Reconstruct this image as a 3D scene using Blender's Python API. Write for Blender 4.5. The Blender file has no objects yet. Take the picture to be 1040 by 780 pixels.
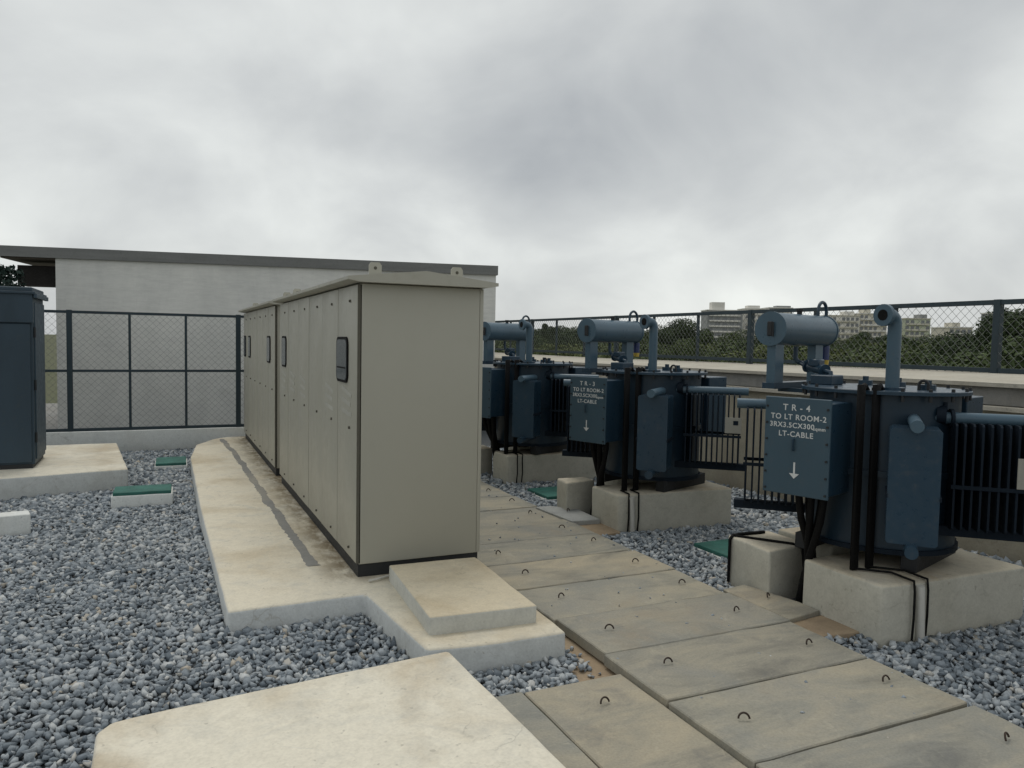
import bpy, bmesh, math, random
import numpy as np
from mathutils import Vector, Matrix

random.seed(7)
rng = np.random.default_rng(11)
scene = bpy.context.scene
COL = scene.collection
R_ = math.radians

# ------------------------------------------------------------------ camera
EYE = 1.85
cam_d = bpy.data.cameras.new('camera')
cam = bpy.data.objects.new('camera', cam_d)
COL.objects.link(cam)
cam.matrix_world = Matrix(((0.90990183, 0.00641991, -0.41477398, 0.0),
                           (-0.41441631, 0.05836849, -0.90821377, 0.0),
                           (0.01837908, 0.99827446, 0.05577011, EYE),
                           (0, 0, 0, 1)))
cam_d.sensor_fit = 'HORIZONTAL'
cam_d.sensor_width = 36.0
cam_d.lens = 36.0 * 778.0 / 1040.0
cam_d.clip_start = 0.05
cam_d.clip_end = 6000.0
scene.camera = cam

# ------------------------------------------------------------------ sky: overcast cloud deck over a Nishita sky
SUN_EL, SUN_AZ = 66.0, 10.0          # azimuth from +Y towards +X, degrees
world = bpy.data.worlds.new('World')
scene.world = world
world.use_nodes = True
wn, wl = world.node_tree.nodes, world.node_tree.links
wn.clear()
w_out = wn.new('ShaderNodeOutputWorld')
w_bg = wn.new('ShaderNodeBackground')
w_bg.inputs['Strength'].default_value = 0.1
sky = wn.new('ShaderNodeTexSky')
sky.sky_type = 'NISHITA'
sky.sun_disc = False
sky.sun_elevation = R_(SUN_EL)
sky.sun_rotation = R_(SUN_AZ)
tc = wn.new('ShaderNodeTexCoord')
sep = wn.new('ShaderNodeSeparateXYZ')
wl.new(tc.outputs['Generated'], sep.inputs[0])


def wmath(op, a, b=None, clamp=False):
    n = wn.new('ShaderNodeMath')
    n.operation = op
    n.use_clamp = clamp
    for i, v in enumerate((a, b)):
        if v is None:
            continue
        if isinstance(v, (int, float)):
            n.inputs[i].default_value = v
        else:
            wl.new(v, n.inputs[i])
    return n.outputs[0]


zz = wmath('ADD', wmath('MAXIMUM', sep.outputs['Z'], 0.0), 0.6)
cmb = wn.new('ShaderNodeCombineXYZ')
wl.new(wmath('DIVIDE', sep.outputs['X'], zz), cmb.inputs[0])
wl.new(wmath('DIVIDE', sep.outputs['Y'], zz), cmb.inputs[1])


def wnoise(scale, detail, rough, off, dist=0.0):
    mp = wn.new('ShaderNodeMapping')
    mp.inputs['Location'].default_value = off
    mp.inputs['Rotation'].default_value = (0, 0, R_(22))
    mp.inputs['Scale'].default_value = (1.0, 1.0, 1.0)
    wl.new(cmb.outputs[0], mp.inputs[0])
    n = wn.new('ShaderNodeTexNoise')
    n.inputs['Scale'].default_value = scale
    n.inputs['Detail'].default_value = detail
    n.inputs['Roughness'].default_value = rough
    n.inputs['Distortion'].default_value = dist
    wl.new(mp.outputs[0], n.inputs['Vector'])
    return n.outputs['Fac']


n1 = wnoise(1.15, 5, 0.48, (16.23, 7.45, 3.83), 0.4)
n2 = wnoise(3.0, 8, 0.52, (16.18, -9.61, 3.18), 0.35)
cl = wmath('ADD', wmath('MULTIPLY', n1, 0.6), wmath('MULTIPLY', n2, 0.4))
ramp = wn.new('ShaderNodeValToRGB')
cr = ramp.color_ramp
cr.elements[0].position = 0.34
cr.elements[0].color = (0.415, 0.437, 0.455, 1)
cr.elements[1].position = 0.66
cr.elements[1].color = (0.90, 0.925, 0.895, 1)
e = cr.elements.new(0.5)
e.color = (0.635, 0.655, 0.652, 1)
wl.new(cl, ramp.inputs[0])
clo = wn.new('ShaderNodeVectorMath')
clo.operation = 'SCALE'
clo.inputs['Scale'].default_value = 10.0
wl.new(ramp.outputs['Color'], clo.inputs[0])
w_mix = wn.new('ShaderNodeMix')
w_mix.data_type = 'RGBA'
w_mix.inputs['Factor'].default_value = 0.95
wl.new(sky.outputs['Color'], w_mix.inputs['A'])
wl.new(clo.outputs[0], w_mix.inputs['B'])
wl.new(w_mix.outputs['Result'], w_bg.inputs['Color'])
wl.new(w_bg.outputs[0], w_out.inputs['Surface'])

sun_d = bpy.data.lights.new('sun', 'SUN')
sun_d.energy = 0.95
sun_d.angle = R_(22)
sun_d.color = (1.0, 0.95, 0.87)
sun = bpy.data.objects.new('sun', sun_d)
COL.objects.link(sun)
sdir = Vector((math.sin(R_(SUN_AZ)) * math.cos(R_(SUN_EL)), math.cos(R_(SUN_AZ)) * math.cos(R_(SUN_EL)), math.sin(R_(SUN_EL))))
sun.rotation_euler = (-sdir).to_track_quat('-Z', 'Y').to_euler()
sun.location = (-6, 8, 30)

scene.view_settings.view_transform = 'Standard'
scene.view_settings.look = 'None'
scene.view_settings.exposure = 0.0
scene.view_settings.gamma = 1.0
scene.view_settings.use_curve_mapping = False
scene.render.engine = 'CYCLES'


# ------------------------------------------------------------------ materials
class NT:
    def __init__(self, name):
        self.m = bpy.data.materials.new(name)
        self.m.use_nodes = True
        self.t = self.m.node_tree
        self.n, self.l = self.t.nodes, self.t.links
        self.b = self.n['Principled BSDF']
        self.tc = self.n.new('ShaderNodeTexCoord')

    def vec(self, scale=(1, 1, 1), kind='Object', loc=(0, 0, 0), rnd=False):
        mp = self.n.new('ShaderNodeMapping')
        mp.inputs['Scale'].default_value = scale
        mp.inputs['Location'].default_value = loc
        self.l.new(self.tc.outputs[kind], mp.inputs[0])
        if rnd:
            oi = self.n.new('ShaderNodeObjectInfo')
            sc = self.n.new('ShaderNodeVectorMath')
            sc.operation = 'SCALE'
            sc.inputs[0].default_value = (37.0, 53.0, 19.0)
            self.l.new(oi.outputs['Random'], sc.inputs['Scale'])
            ad = self.n.new('ShaderNodeVectorMath')
            self.l.new(mp.outputs[0], ad.inputs[0])
            self.l.new(sc.outputs[0], ad.inputs[1])
            return ad.outputs[0]
        return mp.outputs[0]

    def noise(self, v, scale, detail=4, rough=0.55, dist=0.0):
        n = self.n.new('ShaderNodeTexNoise')
        n.inputs['Scale'].default_value = scale
        n.inputs['Detail'].default_value = detail
        n.inputs['Roughness'].default_value = rough
        n.inputs['Distortion'].default_value = dist
        self.l.new(v, n.inputs['Vector'])
        return n.outputs['Fac']

    def ramp(self, f, stops):
        r = self.n.new('ShaderNodeValToRGB')
        el = r.color_ramp.elements
        while len(el) < len(stops):
            el.new(0.5)
        for e_, (p, c) in zip(el, stops):
            e_.position = p
            e_.color = (*c, 1) if len(c) == 3 else c
        self.l.new(f, r.inputs[0])
        return r.outputs['Color']

    def mix(self, f, a, b, mode='MIX'):
        m = self.n.new('ShaderNodeMix')
        m.data_type = 'RGBA'
        m.blend_type = mode
        for k, v in (('Factor', f), ('A', a), ('B', b)):
            if isinstance(v, (int, float)):
                m.inputs[k].default_value = v
            elif isinstance(v, tuple):
                m.inputs[k].default_value = (*v, 1)
            else:
                self.l.new(v, m.inputs[k])
        return m.outputs['Result']

    def bump(self, h, strength=0.3, dist=0.01):
        b = self.n.new('ShaderNodeBump')
        b.inputs['Strength'].default_value = strength
        b.inputs['Distance'].default_value = dist
        self.l.new(h, b.inputs['Height'])
        self.l.new(b.outputs[0], self.b.inputs['Normal'])

    def done(self, col, rough=0.8, metal=0.0, spec=0.5):
        if isinstance(col, tuple):
            self.b.inputs['Base Color'].default_value = (*col, 1)
        else:
            self.l.new(col, self.b.inputs['Base Color'])
        if isinstance(rough, (int, float)):
            self.b.inputs['Roughness'].default_value = rough
        else:
            self.l.new(rough, self.b.inputs['Roughness'])
        self.b.inputs['Metallic'].default_value = metal
        self.b.inputs['Specular IOR Level'].default_value = spec
        return self.m


def m_concrete(name, base, stain, grey, stain_amt=0.5, grey_amt=0.5, side=None, foot=False):
    t = NT(name)
    v = t.vec(rnd=True)
    a = t.noise(v, 1.3, 6, 0.6, 0.4)
    b = t.noise(v, 4.5, 6, 0.62, 0.6)
    c = t.noise(v, 70, 3, 0.6)
    d = t.noise(v, 17, 5, 0.6, 0.5)
    sa = t.ramp(a, [(0.47, (0, 0, 0)), (0.68, (stain_amt,) * 3)])
    ga = t.ramp(b, [(0.50, (0, 0, 0)), (0.70, (grey_amt,) * 3)])
    col = t.mix(sa, base, stain)
    col = t.mix(ga, col, grey)
    if foot:        # brown rust-and-dust run-off that collects along the foot of the cabinets
        sp = t.n.new('ShaderNodeSeparateXYZ')
        t.l.new(t.tc.outputs['Object'], sp.inputs[0])
        mr = t.n.new('ShaderNodeMapRange')
        mr.inputs['From Min'].default_value = -0.30
        mr.inputs['From Max'].default_value = -0.06
        t.l.new(sp.outputs[0], mr.inputs['Value'])
        fn = t.noise(t.vec((1.6, 0.8, 1)), 5.0, 7, 0.7, 0.15)
        mu = t.n.new('ShaderNodeMath')
        mu.operation = 'MULTIPLY'
        t.l.new(mr.outputs[0], mu.inputs[0])
        t.l.new(t.ramp(fn, [(0.36, (0, 0, 0)), (0.58, (0.95,) * 3)]), mu.inputs[1])
        mr2 = t.n.new('ShaderNodeMapRange')
        mr2.inputs['From Min'].default_value = -3.55
        mr2.inputs['From Max'].default_value = -3.25
        t.l.new(sp.outputs[1], mr2.inputs['Value'])
        mu2 = t.n.new('ShaderNodeMath')
        mu2.operation = 'MULTIPLY'
        t.l.new(mu.outputs[0], mu2.inputs[0])
        t.l.new(mr2.outputs[0], mu2.inputs[1])
        col = t.mix(mu2.outputs[0], col, (0.23, 0.18, 0.11))
    if side:        # up-facing faces keep the mixed colour; steep faces take the side colour
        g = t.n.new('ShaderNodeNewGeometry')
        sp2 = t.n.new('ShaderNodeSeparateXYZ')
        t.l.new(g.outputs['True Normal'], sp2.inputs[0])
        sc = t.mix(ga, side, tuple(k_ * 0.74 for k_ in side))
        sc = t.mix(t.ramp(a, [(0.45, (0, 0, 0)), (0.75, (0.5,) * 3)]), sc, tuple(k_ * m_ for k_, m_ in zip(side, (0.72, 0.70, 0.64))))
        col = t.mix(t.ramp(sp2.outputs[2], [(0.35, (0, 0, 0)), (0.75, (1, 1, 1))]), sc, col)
    col = t.mix(0.28, col, t.ramp(c, [(0.25, (0.55,) * 3), (0.6, (1,) * 3)]), 'MULTIPLY')
    col = t.mix(0.35, col, t.ramp(d, [(0.3, (0.72,) * 3), (0.6, (1,) * 3)]), 'MULTIPLY')
    pit = t.noise(v, 26, 2, 0.5)
    col = t.mix(t.ramp(pit, [(0.70, (0, 0, 0)), (0.74, (0.45,) * 3)]), col, tuple(k_ * 0.42 for k_ in base))
    w1 = t.n.new('ShaderNodeTexVoronoi')
    w1.feature = 'DISTANCE_TO_EDGE'
    w1.inputs['Scale'].default_value = 0.9
    wv = t.n.new('ShaderNodeVectorMath')
    wv.operation = 'MULTIPLY_ADD'
    nz = t.n.new('ShaderNodeTexNoise')
    nz.inputs['Scale'].default_value = 3.0
    nz.inputs['Detail'].default_value = 6
    t.l.new(v, nz.inputs['Vector'])
    t.l.new(nz.outputs['Color'], wv.inputs[0])
    wv.inputs[1].default_value = (0.7, 0.7, 0.7)
    t.l.new(v, wv.inputs[2])
    t.l.new(wv.outputs[0], w1.inputs['Vector'])
    ck = t.ramp(w1.outputs['Distance'], [(0.0, (0.5,) * 3), (0.006, (0, 0, 0))])
    ckm = t.mix(1.0, ck, t.ramp(b, [(0.45, (0, 0, 0)), (0.6, (1,) * 3)]), 'MULTIPLY')
    col = t.mix(ckm, col, tuple(k_ * 0.45 for k_ in base))
    t.bump(t.mix(0.4, c, d), 0.35, 0.006)
    return t.done(col, 0.9, 0, 0.25)


def m_slab():
    t = NT('slab_concrete')
    v = t.vec((0.6, 1.5, 1), rnd=True)
    v2 = t.vec(rnd=True)
    a = t.noise(v, 2.2, 7, 0.66, 0.6)
    b = t.noise(v2, 1.7, 5, 0.6, 0.5)
    c = t.noise(v2, 85, 3, 0.6)
    col = t.ramp(a, [(0.28, (0.20, 0.195, 0.175)), (0.45, (0.33, 0.315, 0.265)), (0.58, (0.405, 0.37, 0.295)), (0.75, (0.31, 0.30, 0.265))])
    col = t.mix(t.ramp(b, [(0.42, (0, 0, 0)), (0.7, (0.6,) * 3)]), col, (0.25, 0.26, 0.255))
    wr = t.noise(v2, 9, 6, 0.65, 1.2)
    col = t.mix(t.ramp(wr, [(0.58, (0, 0, 0)), (0.72, (0.4,) * 3)]), col, (0.50, 0.465, 0.38))
    col = t.mix(0.3, col, t.ramp(c, [(0.3, (0.5,) * 3), (0.6, (1,) * 3)]), 'MULTIPLY')
    oi = t.n.new('ShaderNodeObjectInfo')
    col = t.mix(0.85, col, t.ramp(oi.outputs['Random'], [(0.0, (0.74, 0.76, 0.77)), (0.35, (0.97, 0.96, 0.92)), (0.7, (0.85, 0.86, 0.86)), (1.0, (1.05, 1.0, 0.91))]), 'MULTIPLY')
    rs = t.noise(v2, 1.1, 6, 0.68, 0.3)
    col = t.mix(t.ramp(rs, [(0.57, (0, 0, 0)), (0.70, (0.42,) * 3)]), col, (0.30, 0.245, 0.175))
    dk = t.noise(v2, 3.7, 7, 0.7, 0.4)
    col = t.mix(t.ramp(dk, [(0.56, (0, 0, 0)), (0.72, (0.55,) * 3)]), col, (0.15, 0.15, 0.145))
    t.bump(c, 0.3, 0.004)
    return t.done(col, 0.88, 0, 0.3)


def m_gravel():
    t = NT('crushed_stone')
    g = t.n.new('ShaderNodeNewGeometry')
    col = t.ramp(g.outputs['Random Per Island'], [(0.0, (0.145, 0.172, 0.198)), (0.25, (0.26, 0.295, 0.325)), (0.6, (0.375, 0.41, 0.438)),
                                                    (0.86, (0.50, 0.525, 0.535)), (0.96, (0.64, 0.65, 0.64)), (0.988, (0.50, 0.455, 0.385))])
    v = t.vec()
    c = t.noise(v, 60, 4, 0.7)
    col = t.mix(0.5, col, t.ramp(c, [(0.3, (0.5,) * 3), (0.65, (1,) * 3)]), 'MULTIPLY')
    p = t.noise(v, 0.9, 3, 0.5)
    col = t.mix(0.4, col, t.ramp(p, [(0.35, (0.72, 0.78, 0.85)), (0.65, (1, 1, 1))]), 'MULTIPLY')
    t.bump(c, 0.4, 0.004)
    return t.done(col, 0.85, 0, 0.3)


def m_paint(name, base, rough=0.45, var=0.25, dirt=(0.1, 0.09, 0.07), dirt_amt=0.2, sc=3.0, stretch=(1, 1, 0.3), spec=0.4):
    t = NT(name)
    v = t.vec(stretch, rnd=True)
    a = t.noise(v, sc, 5, 0.6, 0.3)
    b = t.noise(t.vec(rnd=True), sc * 9, 4, 0.65)
    lo = tuple(c * (1 - var) for c in base)
    hi = tuple(c * (1 + var * 0.6) for c in base)
    col = t.ramp(a, [(0.3, lo), (0.7, hi)])
    col = t.mix(t.ramp(b, [(0.55, (0, 0, 0)), (0.78, (dirt_amt,) * 3)]), col, dirt)
    t.bump(b, 0.06, 0.002)
    rr = t.ramp(b, [(0.3, (rough * 0.85,) * 3), (0.7, (min(1, rough * 1.35),) * 3)])
    return t.done(col, rr, 0, spec)


M = {}
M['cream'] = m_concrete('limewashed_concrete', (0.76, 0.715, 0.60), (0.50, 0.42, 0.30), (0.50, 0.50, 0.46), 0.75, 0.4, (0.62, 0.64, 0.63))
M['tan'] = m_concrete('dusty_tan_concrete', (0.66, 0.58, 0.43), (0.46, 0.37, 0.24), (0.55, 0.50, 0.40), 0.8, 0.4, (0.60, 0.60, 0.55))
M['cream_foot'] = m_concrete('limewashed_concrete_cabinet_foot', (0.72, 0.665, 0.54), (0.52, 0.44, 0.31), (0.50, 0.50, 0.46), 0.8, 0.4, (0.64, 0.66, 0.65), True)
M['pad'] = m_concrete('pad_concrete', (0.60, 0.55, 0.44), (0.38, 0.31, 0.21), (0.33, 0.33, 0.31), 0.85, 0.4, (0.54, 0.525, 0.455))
M['white_wall'] = m_concrete('weathered_white_plaster', (0.76, 0.78, 0.76), (0.62, 0.60, 0.55), (0.60, 0.62, 0.61), 0.4, 0.4)
M['parapet'] = m_concrete('parapet_plaster', (0.40, 0.365, 0.285), (0.30, 0.265, 0.20), (0.30, 0.29, 0.25), 0.6, 0.4)
M['parapet_top'] = m_concrete('parapet_coping_plaster', (0.50, 0.47, 0.40), (0.38, 0.34, 0.27), (0.36, 0.35, 0.32), 0.5, 0.4)
M['mortar'] = m_concrete('grey_mortar', (0.27, 0.265, 0.25), (0.42, 0.39, 0.32), (0.27, 0.27, 0.26), 0.7, 0.6)
M['grey_conc'] = m_concrete('raw_grey_concrete', (0.27, 0.27, 0.26), (0.22, 0.20, 0.17), (0.18, 0.18, 0.18), 0.5, 0.5)
M['cover_plate'] = m_concrete('cover_plate_concrete', (0.36, 0.37, 0.36), (0.28, 0.26, 0.22), (0.25, 0.26, 0.26), 0.4, 0.5)
M['sand'] = m_concrete('sandy_mortar', (0.36, 0.275, 0.185), (0.44, 0.36, 0.26), (0.22, 0.17, 0.12), 0.6, 0.5)
M['soil'] = m_concrete('stone_dust', (0.075, 0.083, 0.09), (0.06, 0.06, 0.06), (0.10, 0.11, 0.115), 0.5, 0.5)
M['slab'] = m_slab()
M['gravel'] = m_gravel()
M['cab'] = m_paint('cabinet_paint', (0.395, 0.385, 0.325), 0.40, 0.03, (0.26, 0.24, 0.18), 0.06, 0.9)
M['cab_roof'] = m_paint('cabinet_roof_paint', (0.42, 0.41, 0.35), 0.5, 0.08, (0.22, 0.20, 0.15), 0.15, 1.5)
M['stencil'] = m_paint('worn_pale_stencil', (0.455, 0.45, 0.40), 0.45, 0.12, (0.385, 0.375, 0.31), 0.9, 5)
M['black'] = m_paint('black_base_paint', (0.022, 0.024, 0.027), 0.55, 0.2, (0.12, 0.10, 0.07), 0.2, 5)
M['rubber'] = m_paint('black_rubber', (0.0035, 0.0036, 0.004), 0.65, 0.2, (0.010, 0.010, 0.010), 0.2, 8, spec=0.2)
M['seam'] = m_paint('seam_gasket', (0.10, 0.095, 0.075), 0.7, 0.1)
M['glass'] = m_paint('dark_viewing_glass', (0.10, 0.115, 0.125), 0.12, 0.08, (0.2, 0.2, 0.2), 0.05, 2)
M['tr'] = m_paint('transformer_paint', (0.020, 0.047, 0.076), 0.30, 0.16, (0.13, 0.12, 0.10), 0.22, 2.2)
M['tr_pale'] = m_paint('transformer_paint_pale', (0.070, 0.122, 0.165), 0.30, 0.14, (0.15, 0.14, 0.12), 0.2, 2.5)  # paler tone for the conservator, its legs, top headers and vent pipe
M['tank'] = m_paint('tank_paint', (0.014, 0.032, 0.052), 0.36, 0.18, (0.06, 0.055, 0.05), 0.25, 2.2)
M['plate_blue'] = m_paint('cable_box_plate_paint', (0.044, 0.082, 0.112), 0.42, 0.10, (0.11, 0.10, 0.09), 0.2, 2.5)
M['tr_dark'] = m_paint('radiator_paint', (0.009, 0.016, 0.026), 0.6, 0.2, (0.03, 0.03, 0.03), 0.15, 3, spec=0.15)
M['bluecab'] = m_paint('blue_grey_cabinet_paint', (0.036, 0.062, 0.086), 0.5, 0.2, (0.13, 0.12, 0.10), 0.2, 2)
M['fence'] = m_paint('fence_paint', (0.022, 0.040, 0.052), 0.5, 0.2, (0.10, 0.07, 0.05), 0.25, 6)
M['wire'] = m_paint('fence_wire', (0.17, 0.18, 0.18), 0.5, 0.2, (0.1, 0.08, 0.06), 0.2, 6)
M['steel'] = m_paint('dull_zinc_steel', (0.30, 0.31, 0.32), 0.45, 0.2, (0.14, 0.10, 0.07), 0.3, 12)
M['rust'] = m_paint('rusty_rebar', (0.045, 0.032, 0.025), 0.8, 0.4, (0.12, 0.05, 0.02), 0.5, 20)
M['white_paint'] = m_paint('stencil_white', (0.62, 0.64, 0.64), 0.7, 0.12, (0.2, 0.22, 0.24), 0.45, 6)
M['plate'] = m_paint('grey_rating_plate', (0.33, 0.32, 0.28), 0.5, 0.12, (0.15, 0.14, 0.12), 0.3, 8)
M['green'] = m_paint('green_cover_paint', (0.030, 0.140, 0.115), 0.65, 0.3, (0.16, 0.18, 0.16), 0.6, 6, (1, 1, 1))
M['yellow'] = m_paint('amber_oil_cup', (0.55, 0.40, 0.08), 0.3, 0.15)
M['clear'] = m_paint('blue_silica_gel', (0.03, 0.045, 0.13), 0.2, 0.3)
M['white_cable'] = m_paint('white_cable', (0.55, 0.54, 0.50), 0.6, 0.1)
M['fascia'] = m_paint('grey_roof_fascia', (0.20, 0.205, 0.20), 0.7, 0.15, (0.08, 0.08, 0.08), 0.3, 3, (0.4, 0.4, 3))
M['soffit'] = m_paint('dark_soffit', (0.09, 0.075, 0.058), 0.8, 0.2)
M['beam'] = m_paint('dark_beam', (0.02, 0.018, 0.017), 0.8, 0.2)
M['bld_white'] = m_paint('far_white_render', (0.74, 0.72, 0.67), 0.9, 0.10, (0.4, 0.38, 0.34), 0.25, 0.2, (1, 1, 1))
M['bld_grey'] = m_paint('far_grey_render', (0.30, 0.31, 0.31), 0.9, 0.10, (0.2, 0.2, 0.2), 0.25, 0.2, (1, 1, 1))
M['bld_cream'] = m_paint('far_cream_render', (0.60, 0.57, 0.48), 0.9, 0.10, (0.35, 0.32, 0.25), 0.25, 0.2, (1, 1, 1))
M['bld_lime'] = m_paint('far_lime_render', (0.52, 0.55, 0.42), 0.9, 0.10, (0.3, 0.3, 0.2), 0.25, 0.2, (1, 1, 1))
M['bld_win'] = m_paint('far_window_glass', (0.20, 0.21, 0.22), 0.2, 0.2)
M['bark'] = m_paint('bark', (0.07, 0.05, 0.035), 0.9, 0.3, (0.03, 0.025, 0.02), 0.4, 8)


def m_leaf(name, dark, light):
    t = NT(name)
    g = t.n.new('ShaderNodeNewGeometry')
    a = t.noise(t.vec((1, 1, 1), rnd=True), 0.55, 4, 0.6)
    col = t.ramp(a, [(0.35, dark), (0.65, light)])
    col = t.mix(0.55, col, t.ramp(g.outputs['Random Per Island'], [(0, (0.68, 0.72, 0.68)), (1, (1.0, 1.0, 0.9))]), 'MULTIPLY')
    return t.done(col, 0.75, 0, 0.2)


M['leaf_dark'] = m_leaf('leaf_dark', (0.034, 0.054, 0.026), (0.066, 0.092, 0.040))
M['leaf_mid'] = m_leaf('leaf_mid', (0.046, 0.072, 0.030), (0.095, 0.122, 0.048))
M['leaf_light'] = m_leaf('leaf_light', (0.065, 0.090, 0.034), (0.13, 0.15, 0.056))
M['leaf_blue'] = m_leaf('leaf_blue', (0.012, 0.026, 0.024), (0.03, 0.055, 0.045))
M['scrub'] = m_concrete('scrub_ground', (0.09, 0.10, 0.05), (0.12, 0.10, 0.06), (0.06, 0.08, 0.035))


def m_block_wall():
    t = NT('painted_blockwork')
    v = t.vec((1, 1, 1))
    br = t.n.new('ShaderNodeTexBrick')
    br.inputs['Scale'].default_value = 1.0
    br.inputs['Brick Width'].default_value = 0.40
    br.inputs['Row Height'].default_value = 0.20
    br.inputs['Mortar Size'].default_value = 0.008
    br.inputs['Mortar Smooth'].default_value = 0.6
    br.inputs['Color1'].default_value = (0.76, 0.76, 0.725, 1)
    br.inputs['Color2'].default_value = (0.775, 0.775, 0.735, 1)
    br.inputs['Mortar'].default_value = (0.745, 0.745, 0.71, 1)
    sp = t.n.new('ShaderNodeSeparateXYZ')
    t.l.new(v, sp.inputs[0])
    cb = t.n.new('ShaderNodeCombineXYZ')
    t.l.new(sp.outputs[0], cb.inputs[0])
    t.l.new(sp.outputs[2], cb.inputs[1])
    t.l.new(cb.outputs[0], br.inputs['Vector'])
    n = t.noise(t.vec((1, 1, 0.35)), 1.6, 6, 0.65, 0.5)
    n2 = t.noise(t.vec((0.5, 1, 2.5)), 9, 5, 0.65, 0.2)
    col = t.mix(0.55, br.outputs['Color'], t.ramp(n, [(0.3, (0.72, 0.73, 0.74)), (0.65, (1, 1, 1))]), 'MULTIPLY')
    col = t.mix(0.3, col, t.ramp(n2, [(0.35, (0.7, 0.7, 0.7)), (0.6, (1, 1, 1))]), 'MULTIPLY')
    t.bump(n2, 0.15, 0.01)
    return t.done(col, 0.9, 0, 0.2)


M['block'] = m_block_wall()


# ------------------------------------------------------------------ mesh helpers
class MB:
    """collects geometry for ONE mesh object"""

    def __init__(self):
        self.v, self.f = [], []

    def add(self, vs, fs):
        o = len(self.v)
        self.v += [tuple(p) for p in vs]
        self.f += [tuple(i + o for i in f) for f in fs]
        return self

    def bm(self, b):
        b.verts.ensure_lookup_table()
        b.verts.index_update()
        self.add([v.co for v in b.verts], [[v.index for v in f.verts] for f in b.faces])
        b.free()
        return self

    def box(self, x0, x1, y0, y1, z0, z1, bev=0.0, seg=1):
        b = bmesh.new()
        bmesh.ops.create_cube(b, size=1)
        for v in b.verts:
            v.co = ((x0 + x1) / 2 + v.co.x * (x1 - x0), (y0 + y1) / 2 + v.co.y * (y1 - y0), (z0 + z1) / 2 + v.co.z * (z1 - z0))
        if bev:
            bmesh.ops.bevel(b, geom=list(b.edges), offset=bev, segments=seg, affect='EDGES', profile=0.5)
        return self.bm(b)

    def prism(self, poly, z0, z1, bev=0.0, seg=2):
        b = bmesh.new()
        vs = [b.verts.new((x, y, z0)) for x, y in poly]
        f = b.faces.new(vs)
        r = bmesh.ops.extrude_face_region(b, geom=[f])
        for g in r['geom']:
            if isinstance(g, bmesh.types.BMVert):
                g.co.z = z1
        bmesh.ops.recalc_face_normals(b, faces=list(b.faces))
        if bev:
            ed = [e_ for e_ in b.edges if max(v.co.z for v in e_.verts) > z1 - 1e-6]
            bmesh.ops.bevel(b, geom=ed, offset=bev, segments=seg, affect='EDGES', profile=0.5)
        return self.bm(b)

    def cyl(self, p0, p1, r0, r1=None, n=16, caps=True):
        r1 = r0 if r1 is None else r1
        p0, p1 = Vector(p0), Vector(p1)
        d = (p1 - p0).normalized()
        a = d.orthogonal().normalized()
        c = d.cross(a)
        vs = []
        for p, r in ((p0, r0), (p1, r1)):
            for k in range(n):
                t = 2 * math.pi * k / n
                vs.append(p + (a * math.cos(t) + c * math.sin(t)) * r)
        fs = [(k, (k + 1) % n, n + (k + 1) % n, n + k) for k in range(n)]
        if caps:
            fs += [tuple(range(n))[::-1], tuple(range(n, 2 * n))]
        return self.add(vs, fs)

    def tube(self, pts, r, n=8, caps=True):
        pts = [Vector(p) for p in pts]
        vs, fs = [], []
        up = None
        for i, p in enumerate(pts):
            d = (pts[min(i + 1, len(pts) - 1)] - pts[max(i - 1, 0)]).normalized()
            if up is None:
                up = d.orthogonal().normalized()
            a = (up - d * up.dot(d)).normalized()
            up = a
            c = d.cross(a)
            rr = r[i] if isinstance(r, (list, tuple)) else r
            for k in range(n):
                t = 2 * math.pi * k / n
                vs.append(p + (a * math.cos(t) + c * math.sin(t)) * rr)
        for i in range(len(pts) - 1):
            for k in range(n):
                fs.append((i * n + k, i * n + (k + 1) % n, (i + 1) * n + (k + 1) % n, (i + 1) * n + k))
        if caps:
            fs += [tuple(range(n))[::-1], tuple(range((len(pts) - 1) * n, len(pts) * n))]
        return self.add(vs, fs)

    def rough(self, cut=0.25, amp=0.004, freq=6.0):
        """subdivide long edges and shift the surface a little, like hand-cast concrete"""
        from mathutils import noise as mn
        b = bmesh.new()
        bv = [b.verts.new(p) for p in self.v]
        for f in self.f:
            try:
                b.faces.new([bv[i] for i in f])
            except ValueError:
                pass
        bmesh.ops.triangulate(b, faces=[f for f in b.faces if len(f.verts) > 4])
        for _ in range(4):
            ed = [e_ for e_ in b.edges if e_.calc_length() > cut]
            if not ed:
                break
            bmesh.ops.subdivide_edges(b, edges=ed, cuts=1, use_grid_fill=True)
        for v in b.verts:
            q = v.co * freq
            v.co += Vector((mn.noise(q), mn.noise(q + Vector((9, 4, 1))), 0.7 * mn.noise(q + Vector((3, 8, 5))))) * amp
        self.v, self.f = [], []
        return self.bm(b)

    def mesh(self, name, mat, smooth=None, shift=(0, 0, 0)):
        me = bpy.data.meshes.new(name)
        s = Vector(shift)
        me.from_pydata([Vector(p) - s for p in self.v], [], self.f)
        me.materials.append(M[mat] if isinstance(mat, str) else mat)
        b = bmesh.new()
        b.from_mesh(me)
        bmesh.ops.recalc_face_normals(b, faces=list(b.faces))
        b.to_mesh(me)
        b.free()
        if smooth is not None:
            me.shade_smooth()
            me.set_sharp_from_angle(angle=R_(smooth))
        me.update()
        return me


def link(name, me, parent=None, loc=(0, 0, 0), rot=(0, 0, 0)):
    o = bpy.data.objects.new(name, me)
    COL.objects.link(o)
    o.parent = parent
    o.location = loc
    o.rotation_euler = rot
    return o


def tag(o, label=None, cat=None, group=None, kind=None):
    for k, v in (('label', label), ('category', cat), ('group', group), ('kind', kind)):
        if v:
            o[k] = v
    return o


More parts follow.
